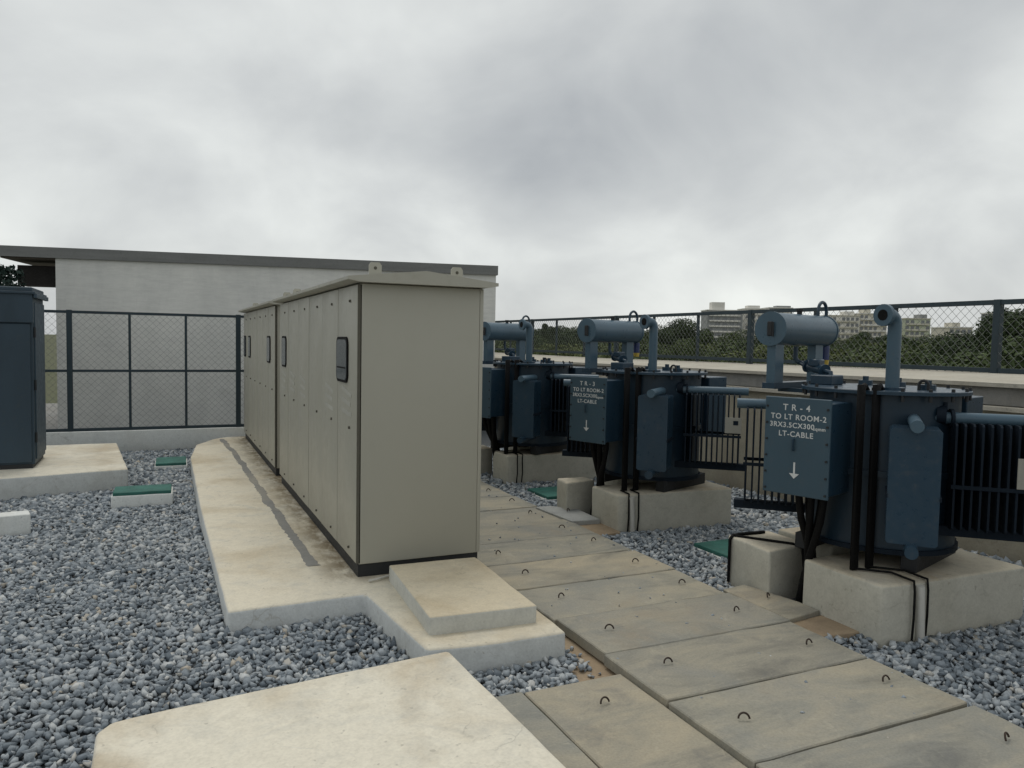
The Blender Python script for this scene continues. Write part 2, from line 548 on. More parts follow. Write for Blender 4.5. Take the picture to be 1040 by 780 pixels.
def thing(name, label, cat, loc=(0, 0, 0), rz=0.0, group=None):
    return tag(link(name, None, None, loc, (0, 0, rz)), label, cat, group)


def part(name, mb, mat, parent, smooth=30):
    return link(name, mb.mesh(name, mat, smooth), parent)


def solo(name, mb, mat, label=None, cat=None, group=None, kind=None, smooth=30):
    """a top-level thing that is one mesh, built in world coordinates, origin moved to its base"""
    a = np.array([tuple(p) for p in mb.v])
    c = Vector((float(a[:, 0].min() + a[:, 0].max()) / 2, float(a[:, 1].min() + a[:, 1].max()) / 2, float(a[:, 2].min())))
    return tag(link(name, mb.mesh(name, mat, smooth, c), None, c), label, cat, group, kind)


def arc(c, a, b, r, t0, t1, n):
    c, a, b = Vector(c), Vector(a), Vector(b)
    return [c + (a * math.cos(t0 + (t1 - t0) * i / n) + b * math.sin(t0 + (t1 - t0) * i / n)) * r for i in range(n + 1)]


ORD = ['first', 'second', 'third', 'fourth', 'fifth', 'sixth', 'seventh', 'eighth', 'ninth', 'tenth', 'eleventh', 'twelfth', 'thirteenth', 'fourteenth', 'fifteenth', 'sixteenth', 'seventeenth', 'eighteenth', 'nineteenth', 'twentieth', 'twenty-first', 'twenty-second', 'twenty-third']

# ------------------------------------------------------------------ the ground
LOW = -7.0
solo('ground', MB().add([(-3000, -600, LOW), (3500, -600, LOW), (3500, 4500, LOW), (-3000, 4500, LOW)], [(0, 1, 2, 3)]), 'scrub', kind='structure', smooth=None)
solo('yard_platform', MB().box(-12, 8.6, -6, 24, LOW - 0.5, -0.06), 'grey_conc', kind='structure', smooth=None)


def gz(x, y):
    """level of the stone bed"""
    t = min(max((y - 5.5) / 3.5, 0), 1)
    t = t * t * (3 - 2 * t)
    left = 0.065 * (1 - t) + 0.0 * t
    return left if x < 1.3 else 0.045


mb = MB()
xs = np.linspace(-9, 6.62, 60)
ys = np.linspace(-4, 16.5, 80)
for y in ys:
    for x in xs:
        mb.v.append((x, y, gz(x, y) - 0.022))
for j in range(79):
    for i in range(59):
        mb.f.append((j * 60 + i, j * 60 + i + 1, (j + 1) * 60 + i + 1, (j + 1) * 60 + i))
solo('gravel_bed', mb, 'soil', kind='structure', smooth=60)

# ------------------------------------------------------------------ concrete plinths and pads
FOOT = []          # plan outlines with no gravel in them


def concrete(name, poly, z0, z1, mat, label, cat, bev=0.02, group=None, rough=0.005, cut=0.22):
    FOOT.append(poly)
    return solo(name, MB().prism(poly, z0, z1, bev, 3).rough(cut, rough, 5.0), mat, label, cat, group, smooth=50)


CX0, CX1 = 1.207, 2.12            # switchgear body
PZ = 0.20
pl = [(0.345, 4.80), (1.19, 4.83), (1.27, 3.82), (1.55, 3.775), (2.09, 3.76), (2.13, 4.9), (2.17, 13.3), (0.95, 13.3), (0.72, 13.05), (0.45, 12.45), (0.335, 11.2), (0.32, 8.0)]
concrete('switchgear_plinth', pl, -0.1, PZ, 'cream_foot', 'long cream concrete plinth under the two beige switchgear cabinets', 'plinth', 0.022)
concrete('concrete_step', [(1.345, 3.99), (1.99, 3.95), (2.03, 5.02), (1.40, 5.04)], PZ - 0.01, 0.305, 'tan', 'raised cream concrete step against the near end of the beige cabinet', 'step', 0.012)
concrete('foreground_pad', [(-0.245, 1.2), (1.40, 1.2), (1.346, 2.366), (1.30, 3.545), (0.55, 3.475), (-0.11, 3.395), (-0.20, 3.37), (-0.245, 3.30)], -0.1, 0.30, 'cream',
         'large cream concrete pad in the foreground at the bottom edge', 'pad', 0.025, cut=0.2)
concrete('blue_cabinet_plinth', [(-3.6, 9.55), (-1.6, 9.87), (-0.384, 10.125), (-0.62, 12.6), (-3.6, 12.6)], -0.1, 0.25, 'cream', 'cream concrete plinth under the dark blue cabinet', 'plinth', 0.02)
concrete('low_kerb', [(-2.6, 7.80), (-1.10, 8.06), (-1.14, 8.24), (-2.6, 8.0)], -0.1, 0.205, 'white_wall', 'short pale concrete kerb in the gravel at the left edge', 'kerb', 0.012)

# stain and mortar strip of repaired joint along the cabinet plinth
mb = MB()
mv, cxs = [], []
from mathutils import noise as mnoise
for i in range(150):
    y = 5.55 + i * 0.05
    xm = 0.985 - 0.012 * (y - 5.5) + 0.020 * mnoise.noise(Vector((y * 1.7, 2.0, 0)))
    if y > 11.5:
        xm -= 0.03 * (y - 11.5)
    w = 0.036 + 0.022 * mnoise.noise(Vector((y * 3.1, 7.0, 0)))
    cxs.append((xm, y, w))
for xm, y, w in cxs:
    j1 = 0.020 * mnoise.noise(Vector((y * 19, 1, 0)))
    j2 = 0.020 * mnoise.noise(Vector((y * 19, 5, 0)))
    mv += [(xm - w - 0.004 + j1, y, PZ - 0.004), (xm - w + j1, y, PZ + 0.003), (xm + w + j2, y, PZ + 0.003), (xm + w + 0.004 + j2, y, PZ - 0.004)]
mf = []
for i in range(len(cxs) - 1):
    for k in range(3):
        a = i * 4 + k
        mf.append((a, a + 1, a + 5, a + 4))
solo('mortar_strip', MB().add(mv, mf), 'mortar', 'grey mortar repair strip running along the plinth beside the cabinets', 'mortar strip', smooth=60)

# ------------------------------------------------------------------ walkway: sand bed, slabs, hooks
WX0, WX1 = 2.245, 3.62
FOOT.append([(2.0, -3), (3.63, -3), (3.63, 14), (2.15, 14), (2.15, 3.6), (2.0, 3.6)])
walk = solo('walkway', MB().box(2.02, 3.66, -3, 13.4, -0.09, 0.028).rough(0.3, 0.008, 4), 'sand', kind='structure', smooth=50)
wo = walk.location


def slab_mesh(w, d, h, seed):
    from mathutils import noise as mn
    m_ = MB().box(-w / 2, w / 2, -d / 2, d / 2, 0, h, 0.006, 1)
    m_.rough(0.11, 0.005, 7 + seed)
    return m_.mesh('slab', 'slab', 40)


slab_variants = [slab_mesh(WX1 - WX0, 0.589, 0.068, s) for s in range(4)]
hk = MB()
hk.tube(arc((0, 0, 0.012), (1, 0, 0), (0, 0.35, 0.94), 0.026, 0.0, math.pi, 12), 0.0048, 6)
hook_mesh = hk.mesh('lifting_hook', 'rust', 60)


def hook(parent, x, y, z, rz):
    return link('lifting_hook', hook_mesh, parent, (x, y, z), (0, 0, rz))


k = 0
for j in range(-4, 16):
    y = 2.4 + 0.6 * j + 0.3
    if y > 13:
        break
    dz = random.uniform(-0.003, 0.008)
    dx = random.uniform(-0.012, 0.012)
    s = link('slab', slab_variants[k % 4], walk, Vector((2.9325 + dx, y + random.uniform(-0.003, 0.003), 0.033 + dz)) - wo, (random.uniform(-.008, .008), random.uniform(-.004, .004), random.uniform(-.010, .010)))
    k += 1
    for hx in (-0.455, 0.49):
        hook(s, hx + random.uniform(-.03, .03), random.uniform(-.05, .05), 0.066, random.uniform(-0.5, 0.5))
# two lower slabs left of the walkway, in the foreground
for (x0, x1, y0, y1, hooks) in ((1.66, 2.235, 1.9, 3.41, ((0.02, 0.48),)), (1.40, 1.652, 1.9, 3.42, ())):
    me = MB().box(-(x1 - x0) / 2, (x1 - x0) / 2, -(y1 - y0) / 2, (y1 - y0) / 2, 0, 0.06, 0.006).rough(0.16, 0.003, 8).mesh('slab', 'slab', 40)
    s = link('slab', me, walk, Vector(((x0 + x1) / 2, (y0 + y1) / 2, 0.016)) - wo, (0, 0, 0.004))
    for hx, hy in hooks:
        hook(s, hx, hy, 0.058, 0.15)
FOOT.append([(1.38, 1.5), (2.3, 1.5), (2.3, 3.42), (1.38, 3.42)])
# side cover slabs reaching from the walkway to the transformer plinths
for (poly, hx, hy) in (([(3.64, 3.63), (3.955, 3.68), (3.955, 3.86), (3.86, 4.30), (3.64, 4.27)], 0.0, 0.05),
                       ([(3.60, 6.42), (3.90, 6.40), (3.92, 6.86), (3.72, 7.12), (3.55, 7.12)], 0.02, 0.0)):
    cx_ = sum(p[0] for p in poly) / len(poly)
    cy_ = sum(p[1] for p in poly) / len(poly)
    me = MB().prism([(a - cx_, b - cy_) for a, b in poly], 0, 0.065, 0.005, 1).rough(0.15, 0.003, 7).mesh('slab', 'slab' if cy_ < 5 else 'cover_plate', 40)
    s = link('slab', me, walk, Vector((cx_, cy_, 0.040 if cy_ < 5 else 0.055)) - wo)
    hook(s, hx, hy, 0.064, 0.6)
    FOOT.append(poly)
# bare sandy mortar ledges beside those cover slabs
for n_, (poly, lab) in enumerate((([(3.64, 3.40), (3.97, 3.36), (3.97, 3.68), (3.64, 3.64)], 'bare brown mortar patch beside the nearest transformer plinth'),
                                  ([(3.64, 6.02), (3.93, 6.05), (3.93, 6.42), (3.62, 6.42)], 'bare brown mortar patch beside the middle transformer plinth'))):
    concrete('mortar_patch', poly, -0.05, 0.075, 'sand', lab, 'mortar patch', 0.01, 'bare mortar patches')

# ------------------------------------------------------------------ transformer plinths
TRS = [(4.547, 3.907, 0.325, 3.20, 3.955), (4.558, 6.681, 0.365, 6.10, 3.92), (4.433, 9.269, 0.392, 8.72, 3.94)]
TNAME = ['nearest', 'middle', 'farthest']
TZ = 0.41
BLK = [(3.885, 4.32, 4.085, 4.56), (3.775, 4.14, 6.87, 7.14), (3.74, 4.06, 9.42, 9.80)]
for i, (tx, ty, yaw, y0, x0) in enumerate(TRS):
    m_ = MB().prism([(x0, y0 + 0.02), (x0 + 0.03, y0), (5.24, y0 - 0.05), (5.25, ty - 0.06), (x0 + 0.005, ty - 0.06)], -0.1, TZ, 0.022, 3)
    m_.box(4.42, 5.235, ty + 0.12, ty + 0.66, -0.1, TZ - 0.002, 0.015, 2)
    m_.box(4.5, 5.20, ty - 0.10, ty + 0.2, -0.1, 0.2)
    m_.rough(0.2, 0.005, 5)
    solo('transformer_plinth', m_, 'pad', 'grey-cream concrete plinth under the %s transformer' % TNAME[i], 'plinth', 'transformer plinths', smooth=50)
    FOOT.append([(x0, y0 - 0.03), (5.25, y0 - 0.05), (5.25, ty + 0.66), (x0 + 0.4, ty + 0.66), (x0, ty)])
    bx = BLK[i]
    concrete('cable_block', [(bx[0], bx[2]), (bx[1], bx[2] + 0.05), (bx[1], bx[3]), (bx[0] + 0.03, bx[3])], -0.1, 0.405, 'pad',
             'square concrete block beside the walkway in front of the %s transformer' % TNAME[i], 'block', 0.02, 'concrete blocks by the walkway')

# ------------------------------------------------------------------ earth pits with green covers
def earth_pit(cx_, cy_, w, d, z, rz, lab):
    t = thing('earth_pit', lab, 'earth pit', (cx_, cy_, -0.05), rz, 'earth pits with green covers')
    part('frame', MB().box(-w / 2, w / 2, -d / 2, d / 2, -0.05, z + 0.05, 0.012, 2).rough(0.12, 0.004, 6), 'white_wall', t, 50)
    part('cover', MB().box(-w / 2 + 0.015, w / 2 - 0.015, -d / 2 + 0.015, d / 2 - 0.015, z + 0.048, z + 0.085, 0.008, 2).rough(0.12, 0.003, 6), 'green', t, 50)
    c, s_ = math.cos(rz), math.sin(rz)
    FOOT.append([(cx_ + a * c - b * s_, cy_ + a * s_ + b * c) for a, b in ((-w / 2, -d / 2), (w / 2, -d / 2), (w / 2, d / 2), (-w / 2, d / 2))])


earth_pit(-0.205, 9.25, 0.60, 0.42, 0.13, -0.02, 'earth pit with green cover beside the blue cabinet plinth, the nearer on the left')
earth_pit(0.10, 11.75, 0.42, 0.62, 0.055, -0.02, 'earth pit with green cover beside the far rounded end of the long plinth')
earth_pit(4.60, 5.22, 0.62, 0.50, 0.05, 0.0, 'earth pit with green cover in gravel behind the nearest concrete block')
earth_pit(4.20, 7.92, 0.50, 0.56, 0.06, 0.0, 'earth pit with green cover between the middle and farthest transformers')

# ------------------------------------------------------------------ switchgear cabinets
def rr_plate(x0, x1, ya_, yb_, za_, zb_, rad):
    pts_ = []
    for cy0, cz0, a0 in ((yb_ - rad, zb_ - rad, 0), (ya_ + rad, zb_ - rad, 90), (ya_ + rad, za_ + rad, 180), (yb_ - rad, za_ + rad, 270)):
        for q_ in range(5):
            an = R_(a0 + 22.5 * q_)
            pts_.append((cy0 + rad * math.cos(an), cz0 + rad * math.sin(an)))
    n_ = len(pts_)
    return MB().add([(x0, y, z) for y, z in pts_] + [(x1, y, z) for y, z in pts_], [tuple(range(n_)), tuple(range(n_, 2 * n_))[::-1]] + [(k_, (k_ + 1) % n_, n_ + (k_ + 1) % n_, n_ + k_) for k_ in range(n_)])


def cabinet(y0, y1, bays, windows, lab, near):
    z0, z1 = PZ, 2.225
    t = thing('switchgear_cabinet', lab, 'cabinet', ((CX0 + CX1) / 2, (y0 + y1) / 2, z0), 0, 'beige outdoor switchgear cabinets')
    hx, hy, h = (CX1 - CX0) / 2, (y1 - y0) / 2, z1 - z0
    part('base_frame', MB().box(-hx + 0.012, hx - 0.012, -hy + 0.012, hy - 0.012, 0, 0.092), 'black', t)
    part('body', MB().box(-hx + 0.02, hx - 0.004, -hy + 0.004, hy - 0.004, 0.09, h, 0.004), 'cab', t)
    part('end_panel', MB().box(-hx + 0.012, hx - 0.03, -hy - 0.004, -hy + 0.01, 0.094, h - 0.004, 0.004, 2), 'cab', t)
    part('corner_post', MB().box(hx - 0.028, hx, -hy - 0.004, -hy + 0.03, 0.094, h - 0.004, 0.004, 2), 'cab', t)
    bw = (y1 - y0) / bays
    for b in range(bays):
        a, c = -hy + b * bw, -hy + (b + 1) * bw
        wide = 0.008 if b in (0, 3) else 0.004
        d = part('door', MB().box(-hx - 0.006 - 0.002 * (b % 2), -hx + 0.024, a + wide, c - 0.003, 0.10, h - 0.01, 0.005, 2), 'cab', t)
        if b in (0, 3):
            part('door_gasket', MB().box(-hx - 0.003, -hx + 0.022, a - 0.004, a + wide + 0.001, 0.10, h - 0.01), 'seam', t, None)
        for zf in (0.165, 1.02, h - 0.115):
            yy = a + 0.21
            part('fastener', MB().cyl((-hx - 0.018, yy, zf), (-hx + 0.0, yy, zf), 0.009, 0.011, 8), 'seam', d)
        if near and b in (0, 1, 3, 4, 5):
            for k_ in range(3):
                ym, zm = a + bw * 0.52, 1.27 - 0.075 * k_ - 0.012 * (b % 2)
                sm = MB().box(-hx - 0.0092, -hx - 0.006, -0.16 + 0.03 * (k_ % 2), 0.15, -0.016, 0.016)
                link('stencil_mark', sm.mesh('stencil_mark', 'stencil'), d, (0, ym, zm), (R_(9 - 3 * k_), 0, 0))
        for (wb, wy0, wy1, wz0, wz1) in windows:
            if wb != b:
                continue
            w = part('viewing_window', rr_plate(-hx - 0.018, -hx, wy0 - (y0 + y1) / 2, wy1 - (y0 + y1) / 2, wz0 - z0, wz1 - z0, 0.06), 'rubber', t)
            link('pane', rr_plate(-hx - 0.0205, -hx - 0.01, wy0 - (y0 + y1) / 2 + 0.02, wy1 - (y0 + y1) / 2 - 0.02, wz0 - z0 + 0.02, wz1 - z0 - 0.02, 0.046).mesh('pane', 'glass', 30), w)
            if b == 0 and near:
                link('window_bar', MB().box(-hx - 0.021, -hx - 0.012, wy0 - (y0 + y1) / 2 + 0.035, wy1 - (y0 + y1) / 2 - 0.035, wz0 - z0 + 0.10, wz0 - z0 + 0.112).mesh('window_bar', 'rubber'), w)
    # gabled roof sheet with down-turned edges
    ov, oy = 0.085, 0.075
    zr, zp = h + 0.005, h + 0.098
    m_ = MB()
    prof = [(-hx - ov, zr + 0.012), (-hx - 0.01, zr - 0.002), (hx + 0.01, zr - 0.002), (hx + ov, zr + 0.012), (hx + ov, zr + 0.034), (0, zp), (-hx - ov, zr + 0.034)]
    n_ = len(prof)
    vs = [(x, -hy - oy, z) for x, z in prof] + [(x, hy + oy, z) for x, z in prof]
    m_.add(vs, [tuple(range(n_))[::-1], tuple(range(n_, 2 * n_))] + [(k_, (k_ + 1) % n_, n_ + (k_ + 1) % n_, n_ + k_) for k_ in range(n_)])
    rf = part('roof', m_, 'cab_roof', t, 20)
    for yl in (-hy + 0.17, hy - 0.17):
        for xl in (-0.30, 0.31):
            zb = zr + 0.038 + (1 - abs(xl) / (hx + ov)) * (zp - zr - 0.038) - 0.012
            lug = MB().prism([(-0.045, 0.0), (0.045, 0.0), (0.045, 0.085), (0.03, 0.105), (-0.03, 0.105), (-0.045, 0.085)], -0.006, 0.006, 0.0)
            lug.v = [(x + xl, yl + z, zb + y) for x, y, z in lug.v]
            link('lifting_lug', lug.mesh('lifting_lug', 'cab_roof'), rf)
            link('lug_hole', MB().cyl((xl, yl - 0.0075, zb + 0.065), (xl, yl + 0.0075, zb + 0.065), 0.012, None, 10).mesh('lug_hole', 'seam'), rf)
    return t


cabinet(5.165, 8.93, 6, [(0, 5.43, 5.80, 1.53, 1.86), (5, 8.40, 8.72, 1.53, 1.86)], 'nearer beige switchgear cabinet with gabled roof and plain end panel facing the camera', True)
cabinet(9.36, 13.10, 6, [(0, 9.74, 10.05, 1.53, 1.86), (4, 12.05, 12.35, 1.53, 1.86), (5, 12.72, 13.02, 1.53, 1.86)], 'farther beige switchgear cabinet behind the first one near the fence', False)

mb = MB()
mb.tube([(1.26, 5.03, 0.214), (1.32, 5.04, 0.216), (1.38, 5.075, 0.216), (1.43, 5.09, 0.214), (1.52, 5.10, 0.214)], 0.008, 8)
solo('white_cable', mb, 'white_cable', 'short white cable end lying at the foot of the nearer beige cabinet', 'cable', smooth=60)

# ------------------------------------------------------------------ blue cabinet on the left
t = thing('blue_cabinet', 'dark blue-grey outdoor cabinet with overhanging roof at the left edge', 'cabinet', (-2.365, 10.93, 0.25))
hx = 0.985
part('base_frame', MB().box(-hx + 0.02, hx - 0.02, -0.44, 0.44, 0, 0.05), 'black', t)
part('body', MB().box(-hx, hx, -0.43, 0.45, 0.045, 2.04, 0.006), 'bluecab', t)
for k in range(2):
    d = part('door', MB().box(-hx + 0.02 + k * 0.98, -hx + 0.97 + k * 0.975, -0.452, -0.425, 0.07, 1.70, 0.006), 'bluecab', t)
    part('handle', MB().box(-0.10 + k * 0.15, -0.07 + k * 0.15, -0.48, -0.45, 0.8, 0.98, 0.005), 'black', d)
part('head_panel', MB().box(-hx - 0.004, hx + 0.010, -0.475, -0.40, 1.71, 2.05, 0.006), 'bluecab', t)
for k in range(3):
    part('hinge', MB().cyl((hx + 0.012, -0.39, 0.3 + k * 0.62), (hx + 0.012, -0.39, 0.42 + k * 0.62), 0.014, None, 8), 'black', t)
part('side_panel', MB().box(hx - 0.004, hx + 0.016, -0.36, 0.42, 0.10, 1.95, 0.005), 'bluecab', t)
part('roof', MB().box(-hx - 0.05, hx + 0.035, -0.50, 0.52, 2.045, 2.075, 0.004).box(-hx - 0.02, hx + 0.005, -0.47, 0.49, 2.07, 2.125, 0.01), 'bluecab', t, 20)
part('roof_lip', MB().box(hx + 0.02, hx + 0.055, -0.49, 0.5, 2.0, 2.05, 0.004), 'bluecab', t, 20)

# ------------------------------------------------------------------ transformers
CACHE = {}


def cached(key, fn, mat, smooth=30):
    if key not in CACHE:
        CACHE[key] = fn().mesh(key.split(':')[0], mat, smooth)
    return CACHE[key]


def obround(hx, hy, n=10):
    p = []
    for k in range(n + 1):
        a = math.pi * k / n
        p.append((hx * math.cos(a), hy - hx + hx * math.sin(a)))
    for k in range(n + 1):
        a = math.pi + math.pi * k / n
        p.append((hx * math.cos(a), -(hy - hx) + hx * math.sin(a)))
    return p


def rot2(p, a, o=(0, 0)):
    c, s_ = math.cos(a), math.sin(a)
    return (o[0] + p[0] * c - p[1] * s_, o[1] + p[0] * s_ + p[1] * c)


def text_mesh(lines, name):
    """lines: (text, size, x, y, shear) on the XY plane"""
    vs, fs = [], []
    for txt, size, x, y in lines:
        cu = bpy.data.curves.new('lettering', 'FONT')
        cu.body = txt
        cu.size = size
        cu.extrude = 0.0006
        cu.offset = 0.0007
        cu.space_character = 1.12
        cu.align_x = 'CENTER'
        ob = bpy.data.objects.new('lettering_tmp', cu)
        COL.objects.link(ob)
        dg = bpy.context.evaluated_depsgraph_get()
        me = bpy.data.meshes.new_from_object(ob.evaluated_get(dg))
        o = len(vs)
        vs += [(v.co.x + x, v.co.y + y, v.co.z) for v in me.vertices]
        fs += [tuple(i + o for i in p.vertices) for p in me.polygons]
        bpy.data.objects.remove(ob)
        bpy.data.meshes.remove(me)
        bpy.data.curves.remove(cu)
    m = MB()
    m.v, m.f = vs, fs
    return m


RAD_A = R_(29.0)       # radiator headers stand 27 degrees off the tank's own axis
FIN_W, FIN_T, PITCH = 0.28, 0.013, 0.049


def radiator(tr, key, p0, direction, n, z0, z1, lead=0.07, plate=False, endcap=0.03, pitch=PITCH):
    """p0: foot of the header on the tank (local), direction: unit vector in plan"""
    L = lead + n * pitch + endcap
    rz = math.atan2(direction[1], direction[0])
    me = cached('radiator:' + key, lambda: MB().cyl((-0.06, 0, z1), (L, 0, z1), 0.038, None, 14), 'tr_pale', 40)
    r = link('radiator', me, tr, (p0[0], p0[1], 0), (0, 0, rz))
    link('bottom_header', cached('bottom_header:' + key, lambda: (MB().cyl((-0.06, 0, z0), (L, 0, z0), 0.038, None, 14) if key == 'd1' else MB().box(-0.10, L, -0.035, 0.035, z0 - 0.035, z0 + 0.03, 0.004)), 'tr' if key == 'd1' else 'tr_dark', 40), r)

    def fin():
        b = MB()
        zt, zb = z1 - 0.025, z0 + 0.025
        ch = 0.014
        out = [(-FIN_W / 2 + ch, zb), (FIN_W / 2 - ch, zb), (FIN_W / 2, zb + ch), (FIN_W / 2, zt - ch), (FIN_W / 2 - ch, zt), (-FIN_W / 2 + ch, zt), (-FIN_W / 2, zt - ch), (-FIN_W / 2, zb + ch)]
        vs = [(-FIN_T / 2, y, z) for y, z in out] + [(FIN_T / 2, y, z) for y, z in out]
        b.add(vs, [tuple(range(8)), tuple(range(8, 16))[::-1]] + [(k_, (k_ + 1) % 8, 8 + (k_ + 1) % 8, 8 + k_) for k_ in range(8)])
        return b
    fm = cached('fin:%.3f%.3f' % (z0, z1), fin, 'tr' if key.startswith('d') else 'tr_dark', None)
    for k_ in range(n):
        link('fin', fm, r, (lead + k_ * pitch, 0, 0))
    zm = (z0 + z1) / 2 - 0.06
    for yy in (-FIN_W / 2 - 0.004, FIN_W / 2 + 0.004):
        link('spacer_bar', cached('spacer_bar:%s%.3f' % (key, yy), lambda: MB().box(lead - 0.02, lead + (n - 1) * pitch + 0.02, yy - 0.005, yy + 0.005, zm - 0.012, zm + 0.012), 'tr_dark', None), r)
    return r


def build_transformer(i):
    tx, ty, yaw, _, _ = TRS[i]
    t = thing('transformer', ['nearest dark blue-grey oil transformer, painted TR-4 on its cable box', 'middle dark blue-grey oil transformer, painted TR-3 on its cable box',
                              'farthest dark blue-grey oil transformer, partly hidden behind the beige cabinet'][i], 'transformer', (tx, ty, TZ), yaw, 'oil transformers in a row')
    P_ = lambda name, key, fn, mat, sm=30, par=None: link(name, cached(name + ':' + key, fn, mat, sm), par or t)
    ta = R_(10)
    # skid channels
    for k_, yy in enumerate((-0.36, 0.36)):
        P_('skid', 'a%d' % k_, lambda: MB().box(-0.34, 0.42, yy - 0.05 - 0.1, yy + 0.05 - 0.1, 0.0, 0.11, 0.004), 'black')
    tank = P_('tank', 'a', lambda: MB().prism([rot2(p, ta, (0.0, -0.125)) for p in obround(0.44, 0.48, 14)], 0.108, 1.135, 0.0), 'tank', 30)
    P_('base_plate', 'a', lambda: MB().prism([rot2(p, ta, (0.0, -0.125)) for p in obround(0.465, 0.50, 14)], 0.104, 0.135, 0.0), 'tr_dark', 30)
    P_('stiffener', 'a', lambda: MB().prism([rot2(p, ta, (0.0, -0.125)) for p in obround(0.462, 0.497, 14)], 0.60, 0.64, 0.0), 'tank', 30)
    cov = P_('cover', 'a', lambda: MB().prism([rot2(p, ta, (0.0, -0.125)) for p in obround(0.505, 0.54, 14)], 1.14, 1.165, 0.004, 1), 'tr', 30)

    def bolts():
        b = MB()
        ob = obround(0.488, 0.523, 9)
        for p in ob:
            q = rot2(p, ta, (0.0, -0.125))
            b.cyl((q[0], q[1], 1.10), (q[0], q[1], 1.185), 0.011, None, 6)
        return b
    P_('flange_bolts', 'a', bolts, 'black', None, cov)['kind'] = 'stuff'
    for k_, (bx_, by_) in enumerate(((0.2, -0.15), (0.25, 0.1), (-0.02, -0.42))):
        P_('cover_fitting', 'a%d' % k_, lambda: MB().cyl((bx_, by_, 1.16), (bx_, by_, 1.20), 0.05, None, 12).cyl((bx_, by_, 1.195), (bx_, by_, 1.23), 0.022, None, 8), 'tr', 30, cov)
    # low voltage cable box
    lt = P_('cable_box', 'lt', lambda: MB().box(-0.765, -0.36, -0.10, 0.325, 0.475, 1.080, 0.006), 'tr')
    if lt:
        lt['label'] = 'low voltage cable box facing the walkway'
    P_('front_plate', 'lt', lambda: MB().box(-0.783, -0.764, -0.113, 0.336, 0.462, 1.105, 0.004), 'plate_blue', 30, lt)
    for yb in (-0.095, 0.318):
        for zb in (0.49, 0.60, 0.71, 0.82, 0.93, 1.04):
            P_('bolt', 'lt%.2f%.2f' % (yb, zb), lambda: MB().cyl((-0.792, yb, zb), (-0.782, yb, zb), 0.008, None, 6), 'black', None, lt)
    P_('box_handle', 'lt', lambda: MB().tube([(-0.784, 0.125, 0.83), (-0.80, 0.125, 0.83), (-0.80, 0.125, 0.76), (-0.784, 0.125, 0.76)], 0.007, 6), 'tr', 60, lt)
    if i < 2:
        for ln in (('T R - %d' % (4 - i), 0.058, 0.0, 0.245), ('TO LT ROOM-2', 0.050, 0.012, 0.185), ('3RX3.5CX300', 0.047, -0.030, 0.132), ('sqmm', 0.032, 0.157, 0.127), ('LT-CABLE', 0.050, 0.0, 0.073)):
            tm = text_mesh([ln], 'lettering')
            # text x runs towards -Y' (right as seen from the walkway), text y up; one object per word
            gl = sorted((min(tm.v[q][0] for q in f), max(tm.v[q][0] for q in f), f) for f in tm.f)
            words, xe = [], -9.0
            for g0, g1, f in gl:
                if g0 - xe > 0.26 * ln[1]:
                    words.append([])
                words[-1].append(f)
                xe = max(xe, g1)
            for wf in words:
                wd = MB()
                ids = sorted({q for f in wf for q in f})
                ix = {q: n_ for n_, q in enumerate(ids)}
                wd.v = [(-0.7845 - tm.v[q][2], 0.115 - tm.v[q][0], 0.775 + tm.v[q][1]) for q in ids]
                wd.f = [tuple(ix[q] for q in f) for f in wf]
                link('lettering', wd.mesh('lettering', 'white_paint', None), lt)
        P_('arrow', 'lt', lambda: MB().box(-0.7855, -0.7835, 0.110, 0.122, 0.60, 0.68).add([(-0.7858, 0.150, 0.606), (-0.7858, 0.116, 0.572), (-0.7858, 0.082, 0.606), (-0.7835, 0.150, 0.606), (-0.7835, 0.116, 0.572), (-0.7835, 0.082, 0.606)], [(0, 1, 2), (5, 4, 3), (0, 3, 4, 1), (1, 4, 5, 2), (2, 5, 3, 0)]), 'white_paint', None, lt)
    # high voltage cable box on the far side
    hv = P_('cable_box', 'hv', lambda: MB().box(0.38, 0.74, -0.545, 0.12, 0.49, 1.105, 0.006), 'tr')
    hv['label'] = 'high voltage cable box on the side away from the walkway'
    # conservator across the +Y end
    yc, zc = 0.674, 1.572
    co = P_('conservator', 'a', lambda: MB().cyl((-0.115, yc, zc), (0.755, yc, zc), 0.125, None, 40), 'tr_pale', 40)
    P_('end_flange', 'a', lambda: MB().cyl((-0.128, yc, zc), (-0.112, yc, zc), 0.131, None, 40), 'tr_pale', 40, co)
    P_('end_flange', 'b', lambda: MB().cyl((0.752, yc, zc), (0.766, yc, zc), 0.131, None, 40), 'tr_pale', 40, co)
    P_('level_gauge', 'a', lambda: MB().box(-0.142, -0.126, yc - 0.022, yc + 0.022, zc - 0.055, zc + 0.055, 0.006).box(-0.146, -0.14, yc - 0.036, yc - 0.024, zc - 0.06, zc + 0.05), 'black', 30, co)
    P_('filler_cap', 'a', lambda: MB().cyl((0.33, yc, zc + 0.115), (0.33, yc, zc + 0.155), 0.02, None, 10).cyl((0.33, yc, zc + 0.15), (0.33, yc, zc + 0.168), 0.03, None, 10), 'black', 30, co)
    for k_, lx in enumerate((-0.035, 0.63)):
        P_('conservator_leg', 'a%d' % k_, lambda: MB().box(lx - 0.065, lx + 0.065, yc - 0.035, yc + 0.035, 1.16, zc - 0.08), 'tr_pale', None)
    P_('conservator_bracket', 'a', lambda: MB().box(-0.13, 0.72, yc - 0.05, yc + 0.05, 1.115, 1.16).box(0.10, 0.18, 0.25, yc + 0.04, 1.085, 1.116).box(0.34, 0.42, 0.10, yc + 0.04, 1.085, 1.116), 'tr', None)
